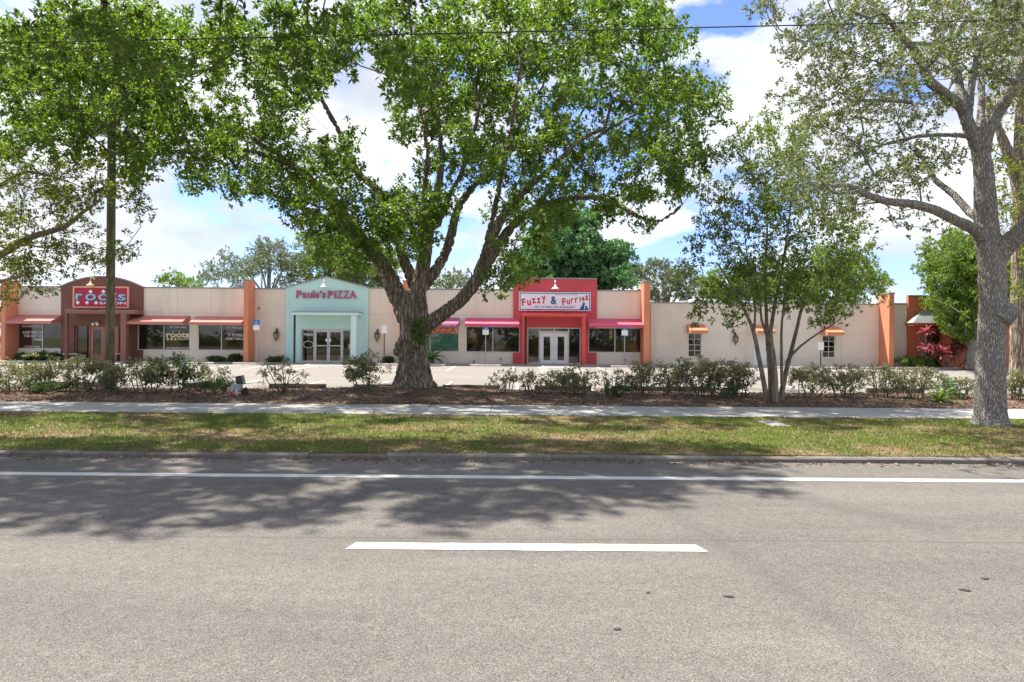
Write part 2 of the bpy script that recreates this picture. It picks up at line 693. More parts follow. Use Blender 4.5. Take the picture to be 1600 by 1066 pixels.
M['sky_ink'] = material('pale_blue_ink', (0.33, 0.62, 0.78), 0.6)
M['navy'] = material('navy_ink', (0.02, 0.055, 0.18), 0.6)
M['blue_ink'] = material('blue_ink', (0.015, 0.10, 0.32), 0.6)
M['red_ink'] = material('red_ink', (0.55, 0.03, 0.08), 0.6)
M['board'] = material('white_board', (0.84, 0.87, 0.90), 0.5, 0.03, 1.0)
M['rose'] = material('rose_letter_plastic', (0.52, 0.11, 0.22), 0.45)
M['hc_blue'] = material('accessible_blue', (0.015, 0.17, 0.52), 0.5)
M['amber'] = material('amber_glass', (0.35, 0.24, 0.12), 0.2)
M['concrete'] = material('concrete_walk', (0.36, 0.34, 0.31), 0.92, 0.12, 2.0, 0.3, 50, dirt=(0.28, 0.26, 0.23, 0.4))
M['stop'] = material('wheel_stop_concrete', (0.62, 0.53, 0.46), 0.92, 0.25, 3.0, 0.3, 50)
M['stop_shade'] = material('shaded_wheel_stop', (0.13, 0.105, 0.08), 0.95, 0.3, 3.0, 0.3, 50)  # shade on the bed-side stops is put into this dark base colour
M['paint'] = material('road_paint', (0.66, 0.65, 0.62), 0.75, 0.08, 9.0, 0.3, 150)
_pt = M['paint'].node_tree
_g = _pt.nodes.new('ShaderNodeNewGeometry')
_n = nd(_pt, 'ShaderNodeTexNoise', i_Scale=55.0, i_Detail=6.0, i_Roughness=0.75)
ln(_pt, _g.outputs['Position'], _n.inputs['Vector'])
_n2 = nd(_pt, 'ShaderNodeTexNoise', i_Scale=2.5, i_Detail=5.0, i_Roughness=0.7)
ln(_pt, _g.outputs['Position'], _n2.inputs['Vector'])
_w = math_n(_pt, 'ADD', math_n(_pt, 'MULTIPLY', _n.outputs[0], 0.6), math_n(_pt, 'MULTIPLY', _n2.outputs[0], 0.4))
_c = mixc(_pt, ramp(_pt, _w, [(0.52, 0.0), (0.66, 0.8)]), (0.54, 0.53, 0.505), (0.18, 0.168, 0.15))
ln(_pt, _c, _pt.nodes['Principled BSDF'].inputs['Base Color'])


def aggregate(name, base, dark, light, scale, bump, patch=0.12):
    """bituminous surface with visible stones"""
    m = bpy.data.materials.new(name)
    m.use_nodes = True
    t = m.node_tree
    b = t.nodes['Principled BSDF']
    b.inputs['Roughness'].default_value = 0.93
    b.inputs['Specular IOR Level'].default_value = 0.2
    g = nd(t, 'ShaderNodeNewGeometry')
    v = nd(t, 'ShaderNodeTexVoronoi', i_Scale=scale, i_Randomness=1.0)
    ln(t, g.outputs['Position'], v.inputs['Vector'])
    sep = nd(t, 'ShaderNodeSeparateColor')
    ln(t, v.outputs['Color'], sep.inputs[0])
    c = ramp(t, sep.outputs[0], [(0.0, dark), (0.25, base), (0.75, base), (1.0, light)])
    edge = ramp(t, v.outputs['Distance'], [(0.25, 1.0), (0.75, 0.55)])
    c = mixc(t, 1.0, c, edge, 'MULTIPLY')
    v2 = nd(t, 'ShaderNodeTexVoronoi', i_Scale=scale * 0.37)
    ln(t, g.outputs['Position'], v2.inputs['Vector'])
    s2 = nd(t, 'ShaderNodeSeparateColor')
    ln(t, v2.outputs['Color'], s2.inputs[0])
    spots = math_n(t, 'MULTIPLY', math_n(t, 'LESS_THAN', v2.outputs['Distance'], 0.3), math_n(t, 'GREATER_THAN', s2.outputs[0], 0.9))
    c = mixc(t, math_n(t, 'MULTIPLY', spots, 0.75), c, dark)
    n = nd(t, 'ShaderNodeTexNoise', i_Scale=0.55, i_Detail=8.0, i_Roughness=0.6)
    mpn = nd(t, 'ShaderNodeMapping')
    mpn.inputs['Scale'].default_value = (0.3, 1.3, 1)
    ln(t, g.outputs['Position'], mpn.inputs['Vector'])
    ln(t, mpn.outputs[0], n.inputs['Vector'])
    c = mixc(t, 1.0, c, ramp(t, n.outputs[0], [(0.3, 1 - patch), (0.7, 1 + patch)]), 'MULTIPLY')
    n5 = nd(t, 'ShaderNodeTexNoise', i_Scale=9.0, i_Detail=6.0, i_Roughness=0.7)
    ln(t, g.outputs['Position'], n5.inputs['Vector'])
    c = mixc(t, 1.0, c, ramp(t, n5.outputs[0], [(0.3, 0.86), (0.7, 1.12)]), 'MULTIPLY')
    ln(t, c, b.inputs['Base Color'])
    bn = nd(t, 'ShaderNodeBump', i_Strength=bump, i_Distance=0.008)
    ln(t, v.outputs['Distance'], bn.inputs['Height'])
    bn.invert = True
    ln(t, bn.outputs[0], b.inputs['Normal'])
    return m, t, c, b, g


M['road'], rt, rc, rb, rg = aggregate('road_asphalt', (0.188, 0.169, 0.151), (0.112, 0.102, 0.092), (0.28, 0.255, 0.23), 125.0, 0.35, 0.22)


def stain(t, g, c, pts, width, amount, col):
    """a worn streak along a ground polyline: distance to segments"""
    sep = nd(t, 'ShaderNodeSeparateXYZ')
    wn = nd(t, 'ShaderNodeTexNoise', i_Scale=1.5, i_Detail=4.0)
    ln(t, g.outputs['Position'], wn.inputs['Vector'])
    vv = nd(t, 'ShaderNodeVectorMath', operation='MULTIPLY_ADD')
    ln(t, wn.outputs['Color'], vv.inputs[0])
    vv.inputs[1].default_value = (0.05, 0.05, 0)
    ln(t, g.outputs['Position'], vv.inputs[2])
    ln(t, vv.outputs[0], sep.inputs[0])
    best = None
    for (ax, ay), (bx, by) in zip(pts[:-1], pts[1:]):
        L2 = (bx - ax) ** 2 + (by - ay) ** 2
        px = math_n(t, 'SUBTRACT', sep.outputs[0], ax)
        py = math_n(t, 'SUBTRACT', sep.outputs[1], ay)
        u = math_n(t, 'ADD', math_n(t, 'MULTIPLY', px, (bx - ax) / L2), math_n(t, 'MULTIPLY', py, (by - ay) / L2))
        cl = nd(t, 'ShaderNodeClamp')
        ln(t, u, cl.inputs[0])
        dx = math_n(t, 'SUBTRACT', px, math_n(t, 'MULTIPLY', cl.outputs[0], bx - ax))
        dy = math_n(t, 'SUBTRACT', py, math_n(t, 'MULTIPLY', cl.outputs[0], by - ay))
        dd = math_n(t, 'SQRT', math_n(t, 'ADD', math_n(t, 'MULTIPLY', dx, dx), math_n(t, 'MULTIPLY', dy, dy)))
        best = dd if best is None else math_n(t, 'MINIMUM', best, dd)
    f = ramp(t, math_n(t, 'DIVIDE', best, width), [(0.0, amount), (1.0, 0.0)])
    return mixc(t, f, c, col)


def gxy(px, py):
    p = ground_pt(px, py)
    return (p.x, p.y)


rc = stain(rt, rg, rc, [gxy(1010, 775), gxy(1130, 845), gxy(1310, 965), gxy(1420, 1050)], 0.22, 0.28, (0.075, 0.07, 0.065))
rc = stain(rt, rg, rc, [gxy(1180, 752), gxy(1300, 790), gxy(1440, 818)], 0.34, 0.35, (0.075, 0.07, 0.065))
rc = stain(rt, rg, rc, [gxy(0, 862), gxy(150, 842), gxy(330, 832)], 0.10, 0.22, (0.08, 0.075, 0.07))
rc = stain(rt, rg, rc, [(-30, gxy(800, 841)[1]), (30, gxy(800, 841)[1])], 0.022, 0.8, (0.085, 0.078, 0.07))
ln(rt, rc, rb.inputs['Base Color'])
M['lot'], _t, _c, _b, _g = aggregate('lot_asphalt', (0.31, 0.28, 0.245), (0.2, 0.18, 0.155), (0.40, 0.36, 0.32), 60.0, 0.4, 0.1)


def ground_mix(name, a, b, scale, lo, hi, rough=0.95, extra=None):
    m = bpy.data.materials.new(name)
    m.use_nodes = True
    t = m.node_tree
    bs = t.nodes['Principled BSDF']
    bs.inputs['Roughness'].default_value = rough
    bs.inputs['Specular IOR Level'].default_value = 0.1
    g = nd(t, 'ShaderNodeNewGeometry')
    n = nd(t, 'ShaderNodeTexNoise', i_Scale=scale, i_Detail=9.0, i_Roughness=0.65)
    ln(t, g.outputs['Position'], n.inputs['Vector'])
    c = mixc(t, ramp(t, n.outputs[0], [(lo, 0.0), (hi, 1.0)]), a, b)
    n2 = nd(t, 'ShaderNodeTexNoise', i_Scale=38.0, i_Detail=6.0, i_Roughness=0.8)
    ln(t, g.outputs['Position'], n2.inputs['Vector'])
    c = mixc(t, 1.0, c, ramp(t, n2.outputs[0], [(0.3, 0.5), (0.7, 1.5)]), 'MULTIPLY')
    ln(t, c, bs.inputs['Base Color'])
    bn = nd(t, 'ShaderNodeBump', i_Strength=0.9, i_Distance=0.03)
    ln(t, n2.outputs[0], bn.inputs['Height'])
    ln(t, bn.outputs[0], bs.inputs['Normal'])
    return m


M['soil'] = ground_mix('verge_thatch', (0.15, 0.13, 0.05), (0.29, 0.205, 0.13), 1.6, 0.42, 0.62)
M['mulch'] = ground_mix('bark_mulch', (0.12, 0.08, 0.058), (0.23, 0.155, 0.11), 2.2, 0.4, 0.65)
M['land'] = ground_mix('far_ground', (0.10, 0.12, 0.04), (0.2, 0.16, 0.09), 0.2, 0.4, 0.6)

# ------------------------------------------------------------------ ground
D = 42.5                       # facade plane
CURB_Y = 9.95
WALK0, WALK1 = 14.95, 17.05
LOT0, LOT1 = 21.9, 41.3

gm = MB()
gm.add([(-400, -200, -0.06), (400, -200, -0.06), (400, 600, -0.06), (-400, 600, -0.06)], [(0, 1, 2, 3)])
struct(gm.build('ground', M['land']))

road = MB().box(-70, 70, -14, CURB_Y, -0.05, 0.0).build('road', M['road'])
struct(road)
for (a, b, y) in ((-70, 70, None),):
    MB().box(a, b, 8.68, 8.86, -0.03, 0.004).build('edge_line', M['paint'], road)
dash = MB()
x0, x1, yy0, yy1 = ground_pt(546, 853).x, ground_pt(1100, 857).x, 5.76, 5.95
nrm = random.Random(3)
top = [(x0 + (x1 - x0) * i / 24, yy1 + nrm.uniform(-0.006, 0.006)) for i in range(25)]
bot = [(x0 + (x1 - x0) * i / 24, yy0 + nrm.uniform(-0.006, 0.006)) for i in range(25)]
top[0] = (x0 + 0.05, yy1)
bot[-1] = (x1 + 0.02, yy0)
top[-1] = (x1 - 0.03, yy1)
poly = bot + top[::-1]
dash.add([(x, y, 0.004) for x, y in poly], [tuple(range(len(poly)))])
dash.build('lane_dash', M['paint'], road)
for k in (-2, -1, 1, 2):
    off = k * 12.2
    dm = MB().add([(x + off, y, 0.004) for x, y in poly], [tuple(range(len(poly)))])
    dm.build('lane_dash', M['paint'], road)

# verge base, curb stones, walk slabs
rs = random.Random(11)
verge = MB().box(-70, 70, CURB_Y + 0.16, WALK0, -0.05, 0.085).build('grass_verge', M['soil'])
struct(verge)
curbm = [material('granite_%s' % n, c, 0.9, 0.3, 8.0, 0.5, 60) for n, c in (('grey', (0.17, 0.15, 0.13)), ('brown', (0.155, 0.13, 0.105)), ('pale', (0.19, 0.17, 0.145)))]
curb = MB().box(-70, 70, CURB_Y + 0.03, CURB_Y + 0.15, -0.05, 0.05).build('curb', curbm[1])
struct(curb)
x = -40.0
while x < 40:
    w = rs.uniform(0.85, 1.35)
    o = rs.uniform(-0.012, 0.012)
    h = 0.072 + rs.uniform(-0.008, 0.008)
    m = MB()
    n = 5
    vs = []
    for i in range(n + 1):
        xx = x + 0.003 + (w - 0.006) * i / n
        e = rs.uniform(-0.01, 0.01)
        vs += [(xx, CURB_Y + o + e, 0.0), (xx, CURB_Y + o + e + 0.01, h * 0.7), (xx, CURB_Y + o + 0.035 + e, h + rs.uniform(-0.008, 0.006)), (xx, CURB_Y + 0.17, h + 0.004)]
    fs = []
    for i in range(n):
        for k in range(3):
            fs.append((i * 4 + k, (i + 1) * 4 + k, (i + 1) * 4 + k + 1, i * 4 + k + 1))
    fs += [(0, 1, 2, 3), (n * 4 + 3, n * 4 + 2, n * 4 + 1, n * 4)]
    m.add(vs, fs)
    m.build('curb_stone', rs.choice(curbm), curb)
    x += w

walk = MB().box(-70, 70, WALK0 + 0.01, WALK1 - 0.01, -0.05, 0.06).build('sidewalk', M['concrete'])
struct(walk)
slabm = [material('walk_slab_%s' % n, c, 0.92, 0.1, 1.2, 0.3, 60, dirt=(0.32, 0.30, 0.27, 0.5)) for n, c in (('pale', (0.37, 0.36, 0.34)), ('grey', (0.345, 0.335, 0.315)), ('warm', (0.38, 0.36, 0.33)))]
x = -40.0
while x < 40:
    w = 1.52
    z = 0.1 + rs.uniform(-0.004, 0.004)
    MB().box(x + 0.006, x + w - 0.006, WALK0, WALK1, 0.02, z).build('slab', rs.choice(slabm), walk, bevel=0.008)
    x += w

lot = MB().box(-70, 70, LOT0 - 1.5, LOT1 + 0.05, -0.05, 0.05).build('parking_lot', M['lot'])
struct(lot)


def lot_line(x0, x1, y0, y1, mat='paint', z=0.054):
    MB().box(x0, x1, y0, y1, 0.02, z).build('stall_line', M[mat], lot)


for X in (-24.8, -22.3, -19.8, -17.3, -14.8, -12.3, -9.8, -7.3, -4.8, -2.33, 0.2, 2.7, 5.2, 7.7, 10.2, 12.7, 15.2, 17.7, 20.2):
    lot_line(X - 0.05, X + 0.05, 22.1, 26.6)
for X in (-29.5, -27, -24.4, -18.5, -16, -13.9, -12.4, -11.3, -8.6, -6, -3.35, 0.1, 1.6, 1.85, 3.5, 3.8, 5.05, 7.7, 10.3, 12.9, 15.5, 18.1, 20.7):
    lot_line(X - 0.06, X + 0.06, 35.0, 40.4)
lot_line(-33.0, -30.2, 36.6, 40.2, 'hc_blue')
for k in range(5):
    X = -31.6 + k * 0.35
    lot_line(X, X + 0.1, 36.9, 40.0, z=0.058)

fw = MB().box(-70, 70, LOT1, D + 0.3, -0.05, 0.15).build('front_walkway', M['concrete'])
struct(fw)
for (a, b) in ((98, 200), (478, 560), (842, 906)):
    xa, xb = (a - 800) / F * 41, (b - 800) / F * 41
    rm = MB()
    rm.add([(xa, LOT1 - 1.5, 0.052), (xb, LOT1 - 1.5, 0.052), (xb - 0.3, LOT1 + 0.02, 0.154), (xa + 0.3, LOT1 + 0.02, 0.154), (xa + 0.3, LOT1 + 0.02, 0.0), (xb - 0.3, LOT1 + 0.02, 0.0)],
           [(0, 1, 2, 3), (0, 3, 4), (1, 5, 2)])
    rm.build('ramp', M['concrete'], fw)

# planting bed: a low mound of mulch
rng = np.random.default_rng(5)
nx, ny = 420, 26
gx = np.linspace(-42, 42, nx)
gy = np.linspace(WALK1 - 0.02, LOT0 + 0.1, ny)
XX, YY = np.meshgrid(gx, gy)
tt = (YY - WALK1) / (LOT0 - WALK1)


def bed_z(x, y):
    t = min(max((y - WALK1) / (LOT0 - WALK1), 0), 1)
    prof = math.sin(math.pi * min(t * 0.93 + 0.04, 1))
    n = mnoise.noise((x * 0.35, y * 0.35, 3.0)) * 0.05 + mnoise.noise((x * 1.7, y * 1.7, 9.0)) * 0.025
    tree = 0.14 * math.exp(-((x + 2.98) ** 2 / 6 + (y - 20.5) ** 2 / 3))
    return 0.075 + prof * 0.09 + n * (0.3 + prof) + tree


ZZ = np.array([[bed_z(a, b) for a, b in zip(r1, r2)] for r1, r2 in zip(XX.tolist(), YY.tolist())])
V = np.stack([XX, YY, ZZ], -1).reshape(-1, 3)
ii = (np.arange(ny - 1)[:, None] * nx + np.arange(nx - 1)[None]).reshape(-1)
struct(np_mesh('planting_bed', V, np.stack([ii, ii + 1, ii + nx + 1, ii + nx], 1), M['mulch'], smooth=True))
# bark chips and fallen leaves
n = 26000
cx = rng.uniform(-19, 19, n)
cy = WALK1 + 0.05 + rng.random(n) ** 1.2 * (LOT0 - WALK1 - 0.1)
cz = np.array([bed_z(a, b) for a, b in zip(cx.tolist(), cy.tolist())]) + 0.012
Dd = unit(np.stack([rng.normal(size=n), rng.normal(size=n), rng.normal(size=n) * 0.25], 1))
V, Fc = leaves_geo(rng, np.stack([cx, cy, cz], 1), Dd, rng.uniform(0.04, 0.11, n), rng.uniform(0.008, 0.02, n), 0.1)
mchip = leaf_material('mulch_chip', (0.07, 0.045, 0.032), (0.28, 0.19, 0.13), (1, 1, 1), 0.0, 0.1)
stuff(np_mesh('mulch_chips', V, Fc, mchip, None, np.repeat(np.clip(rng.random(n), 0, 0.9), 2)))

# grass
n = 330000
gx_ = rng.uniform(-18.5, 18.5, n)
gy_ = rng.uniform(CURB_Y + 0.1, WALK0 + 0.03, n)
keep = np.abs(gx_) < gy_ * 0.86 + 1.5
gx_, gy_ = gx_[keep], gy_[keep]
dn = np.array([mnoise.fractal((a * 0.55, b * 0.8, 1.3), 0.8, 2.0, 5) + 0.25 * mnoise.noise((a * 4, b * 4, 0)) for a, b in zip(gx_.tolist(), gy_.tolist())])
edge = np.minimum((gy_ - CURB_Y) / 0.5, 1) * np.minimum((WALK0 + 0.1 - gy_) / 0.5, 1)
keep = rng.random(len(gx_)) < np.clip(0.62 + dn * 0.75, 0.06, 1) * (0.45 + 0.55 * edge)
gx_, gy_, dn = gx_[keep], gy_[keep], dn[keep]
n = len(gx_)
Dd = unit(np.stack([rng.normal(size=n) * 0.7, rng.normal(size=n) * 0.7, np.abs(rng.normal(size=n)) * 0.5 + 0.32], 1))
Lg = rng.uniform(0.03, 0.075, n)
side = unit(np.cross(Dd, np.array([[0, 0, 1.0]]))) * rng.uniform(0.005, 0.010, n)[:, None]
Bq = np.stack([gx_, gy_, np.full(n, 0.083)], 1)
V = np.stack([Bq - side, Bq + side, Bq + Dd * Lg[:, None]], 1).reshape(-1, 3)
tint = np.clip(0.41 + dn * 0.75 + rng.normal(size=n) * 0.2, 0, 1)
m = leaf_material('lawn_blade', (0.26, 0.175, 0.09), (0.11, 0.17, 0.028), (1.2, 1.3, 0.6), 0.35, 0.2)
e = m.node_tree.nodes['Color Ramp'].color_ramp.elements
e[0].position, e[1].position = 0.12, 0.36
e[2].color = (0.16, 0.215, 0.04, 1)
e[3].color = (0.23, 0.26, 0.06, 1)
stuff(np_mesh('grass', V, np.arange(n * 3).reshape(-1, 3), m, None, tint))
# dry leaf litter on the verge
n = 5000
lx = rng.uniform(-17, 17, n)
ly = rng.uniform(CURB_Y + 0.1, WALK0, n)
lz = np.full(n, 0.10)
k_ = 900
lx[:k_] = rng.uniform(-14, 14, k_)
ly[:k_] = CURB_Y - 0.02 - np.abs(rng.normal(size=k_)) * 0.16
lz[:k_] = 0.01
V, Fc = leaves_geo(rng, np.stack([lx, ly, lz], 1), unit(rng.normal(size=(n, 3)) * np.array([1, 1, 0.3])), rng.uniform(0.04, 0.08, n), rng.uniform(0.01, 0.018, n))
stuff(np_mesh('leaf_litter', V, Fc, leaf_material('dry_leaf', (0.12, 0.07, 0.04), (0.34, 0.22, 0.13), (1, 1, 1), 0.1, 0.2), None, np.repeat(np.clip(rng.random(n), 0, 0.9), 2)))

# ------------------------------------------------------------------ buildings
def X_(px, d=D, py=510):
    return W(px, py, d).x


def Z_(px, py, d=D):
    return W(px, py, d).z


def rects_minus(cell, openings):
    x0, x1, z0, z1 = cell
    op = [o for o in openings if o[0] < x1 - 1e-4 and o[1] > x0 + 1e-4 and o[2] < z1 - 1e-4 and o[3] > z0 + 1e-4]
    if not op:
        return [cell]
    xs = sorted({x0, x1, *[min(max(v, x0), x1) for o in op for v in o[:2]]})
    zs = sorted({z0, z1, *[min(max(v, z0), z1) for o in op for v in o[2:]]})
    out = []
    for a, b in zip(xs[:-1], xs[1:]):
        run = None
        for c, d in zip(zs[:-1], zs[1:]):
            mx, mz = (a + b) / 2, (c + d) / 2
            solid = not any(o[0] < mx < o[1] and o[2] < mz < o[3] for o in op)
            if solid:
                run = (a, b, run[2] if run else c, d)
            elif run:
                out.append(run)
                run = None
        if run:
            out.append(run)
    return out


def wall(parent, x0, x1, z0, z1, mat, openings=(), zcuts=(), pw=2.45, y=D, coping=True, gap=0.007):
    core = MB()
    for r in rects_minus((x0, x1, z0, z1), openings):
        core.box(r[0], r[1], y + 0.03, y + 0.24, r[2], r[3])
    core.build('wall_core', mat, parent)
    n = max(1, round((x1 - x0) / pw))
    xs = [x0 + (x1 - x0) * i / n for i in range(n + 1)]
    zs = [z0] + sorted(z for z in zcuts if z0 < z < z1) + [z1]
    for a, b in zip(xs[:-1], xs[1:]):
        for c, d in zip(zs[:-1], zs[1:]):
            rr = rects_minus((a + gap, b - gap, c + (gap if c > z0 else 0), d - gap), openings)
            if not rr:
                continue
            for r in rr:
                MB().box(r[0], r[1], y, y + 0.032, r[2], r[3]).build('wall_panel', mat, parent)
    if coping:
        MB().box(x0 - 0.0, x1, y - 0.04, y + 0.30, z1, z1 + 0.07).build('coping', M['coping'], parent)


def rect(px0, px1, py0, py1, d=D):
    c = (px0 + px1) / 2
    return (X_(px0, d), X_(px1, d), Z_(c, py1, d), Z_(c, py0, d))


def window(parent, r, mat='alu', mull=(0.5,), y=D, bar=0.06, sill=False, grid=None, glass='glass'):
    x0, x1, z0, z1 = r
    f = MB()
    f.box(x0, x1, y + 0.02, y + 0.12, z1 - bar, z1)
    f.box(x0, x1, y + 0.02, y + 0.12, z0, z0 + bar)
    f.box(x0, x0 + bar, y + 0.021, y + 0.119, z0 + bar, z1 - bar)
    f.box(x1 - bar, x1, y + 0.021, y + 0.119, z0 + bar, z1 - bar)
    w = f.build('window', M[mat], parent)
    cuts = [x0 + bar] + [x0 + (x1 - x0) * t for t in mull] + [x1 - bar]
    for t in cuts[1:-1]:
        MB().box(t - bar * 0.5, t + bar * 0.5, y + 0.022, y + 0.118, z0 + bar, z1 - bar).build('mullion', M[mat], w)
    for i, (a, b) in enumerate(zip(cuts[:-1], cuts[1:])):
        a2 = a + (bar * 0.5 if i else 0)
        b2 = b - (bar * 0.5 if i < len(cuts) - 2 else 0)
        MB().box(a2, b2, y + 0.06, y + 0.072, z0 + bar, z1 - bar).build('pane', M[glass], w)
    if grid:
        g = MB()
        nxg, nzg = grid
        for i in range(1, nxg):
            t = x0 + bar + (x1 - x0 - 2 * bar) * i / nxg
            g.box(t - 0.016, t + 0.016, y + 0.04, y + 0.058, z0 + bar, z1 - bar)
        for k in range(1, nzg):
            t = z0 + bar + (z1 - z0 - 2 * bar) * k / nzg
            g.box(x0 + bar, x1 - bar, y + 0.038, y + 0.056, t - 0.016, t + 0.016)
        g.build('glazing_bar', M[mat], w)
    if sill:
        MB().box(x0 - 0.08, x1 + 0.08, y - 0.07, y + 0.02, z0 - 0.09, z0 - 0.003).build('sill', M[sill], w)
    return w


def awning(label, px0, px1, py0, py1, mat, depth=1.05, val=0.17, group=None, text=None, drop=None):
    """canvas awning; px0..px1 along the wall, py0 back top, py1 front lower hem as seen"""
    x0, x1 = X_(px0), X_(px1)
    c = (px0 + px1) / 2
    zt = Z_(c, py0)
    zb = Z_(c, py1, D - depth)
    y1 = D - 0.005
    y0 = D - depth
    e = empty('awning', ((x0 + x1) / 2, y1, zb), label, 'awning', group)
    zf = zb + val
    t = 0.025
    top = MB()
    nseg = max(3, int((x1 - x0) / 0.9))
    vs, fs = [], []
    for i in range(nseg + 1):
        xx = x0 + (x1 - x0) * i / nseg
        for k in range(5):
            u = k / 4
            sag = -0.028 * math.sin(math.pi * u) * (1 if i % 1 == 0 else 0) + 0.014 * math.cos(2 * math.pi * i) * math.sin(math.pi * u)
            sag += 0.012 * math.sin(i * 2.1 + k)
            vs.append((xx, y1 + (y0 - y1) * u, zt + (zf - zt) * u + (sag if 0 < k < 4 else 0)))
    for i in range(nseg):
        for k in range(4):
            fs.append((i * 5 + k, i * 5 + k + 1, (i + 1) * 5 + k + 1, (i + 1) * 5 + k))
    o = len(vs)
    vs2 = [(a, b, cc - t) for a, b, cc in vs]
    fs2 = [tuple(reversed([q + o for q in f])) for f in fs]
    top.add(vs + vs2, fs + fs2)
    top.build('canopy', M[mat], e, smooth=True)
    MB().box(x0, x1, y0 - 0.012, y0 + 0.006, zb, zf - 0.003).build('valance', M[mat], e)
    for xx in (x0, x1):
        s = MB()
        poly = [(y1, zt - 0.03), (y1, zb + 0.02), (y0 + 0.012, zb), (y0 + 0.012, zf - 0.03)]
        dx = 0.012 if xx == x0 else -0.012
        s.add([(xx, a, b) for a, b in poly] + [(xx + dx, a, b) for a, b in poly],
              [(0, 1, 2, 3), (7, 6, 5, 4), (0, 3, 7, 4), (1, 0, 4, 5), (2, 1, 5, 6), (3, 2, 6, 7)])
        s.build('side_panel', M[mat], e)
    fr = MB()
    fr.tube([(x0 + 0.03, y0 + 0.03, zf - 0.05), (x1 - 0.03, y0 + 0.03, zf - 0.05)], 0.015, 6)
    fr.build('support_bar', M['steel'], e)
    if text:
        lettering(text[0], X_(text[1], D - depth), X_(text[2], D - depth), zb + 0.03, zf - 0.02, y0 - 0.018, M['vinyl'], e)
    return e


GZ = 0.15     # walkway level
strip = empty('strip_mall', (X_(420), D, GZ), 'long single storey shop building with maroon, mint and red entries between orange pilasters', 'building')
office = empty('office_building', (X_(1200), D, GZ), 'lower plain tan building with three small orange awnings right of the red shop', 'building')
corner = empty('corner_building', (X_(1465), D, GZ), 'rust orange building partly behind the green tree at the far right', 'building')

zp1 = Z_(300, 450.5)                 # parapet of the beige walls
zj = Z_(300, 489)                    # joint lines
zk = Z_(300, 548)
salon_w = [rect(27, 97, 505, 545.5), rect(215, 297, 506, 547.5), rect(309, 383, 507, 548)]
piz_w = rect(655, 717.5, 509, 550)
fuz_w = [rect(728, 812.5, 510, 551), rect(919, 1003, 512, 551.5)]

# plain wall runs
wall(strip, X_(14), X_(97), GZ, zp1, M['beige'], [salon_w[0]], (zj, zk))
SX0, SX1 = X_(97), X_(215.5)
wall(strip, X_(224), X_(383), GZ, zp1, M['beige'], salon_w[1:], (zj, zk))
wall(strip, X_(383), X_(447.5), GZ, zp1 - 0.02, M['peach'], (), (zj, zk))
wall(strip, X_(576), X_(640), GZ, Z_(600, 451), M['peach'], (), (zj, zk))
wall(strip, X_(640), X_(802), GZ, Z_(720, 453), M['beige'], [piz_w, fuz_w[0]], (zj, zk))
wall(strip, X_(932), X_(1006), GZ, Z_(970, 455), M['beige'], [fuz_w[1]], (zj, zk))

# ---- salon entry: maroon arch
ax0, ax1 = X_(97), X_(224)
zs_, zt_ = Z_(160, 449), Z_(160, 433)
door_r = rect(118, 192, 508, 566.5)
door_r = (door_r[0], door_r[1], GZ, door_r[3])
hx, hz = (ax1 - ax0) / 2, zt_ - zs_
rad = (hx * hx + hz * hz) / (2 * hz)
half = math.asin(hx / rad)
cx, cz = (ax0 + ax1) / 2, zt_ - rad
arc = [(cx + rad * math.sin(half - 2 * half * i / 24), cz + rad * math.cos(half - 2 * half * i / 24)) for i in range(25)]
ent = MB().prism([(ax0, door_r[3]), (ax1, door_r[3])] + arc, D - 0.12, D + 0.2)
ent.box(ax0, door_r[0], D - 0.12, D + 0.2, GZ, door_r[3] - 0.0001)
sw = salon_w[1]
ent.box(door_r[1], sw[0] - 0.002, D - 0.12, D + 0.2, GZ, door_r[3] - 0.0001)
ent.box(sw[0], ax1, D - 0.12, D - 0.002, GZ, sw[2])
ent_o = ent.build('salon_entry', M['maroon'], strip)
cop = MB()
out = [(x, z + 0.0) for x, z in arc]
outer = [(cx + (rad + 0.07) * math.sin(half - 2 * half * i / 24), cz + (rad + 0.07) * math.cos(half - 2 * half * i / 24)) for i in range(25)]
for i in range(24):
    cop.prism([out[i + 1], out[i], outer[i], outer[i + 1]], D - 0.16, D + 0.24)
cop.build('coping', M['coping'], ent_o)
# portico
PD = 1.15
py_ = D - PD
lx0, lx1 = X_(101, py_), X_(210, py_)
lz0, lz1 = Z_(150, 490.5, py_), Z_(150, 484.5, py_)
MB().box(lx0, lx1, py_, D - 0.122, lz0, lz1).build('lintel', M['maroon_trim'], ent_o, bevel=0.02)
MB().box(X_(100.5, py_), X_(104.5, py_), py_ + 0.02, py_ + 0.18, GZ, lz0).build('post', M['maroon'], ent_o)
MB().box(X_(189, py_), X_(196, py_), py_ + 0.01, D - 0.122, GZ, lz0).build('side_wall', M['maroon'], ent_o)
MB().box(X_(189, py_) - 0.02, X_(196, py_) + 0.03, py_ - 0.01, py_ + 0.30, GZ, lz0 - 0.002).build('column', M['maroon_trim'], ent_o)


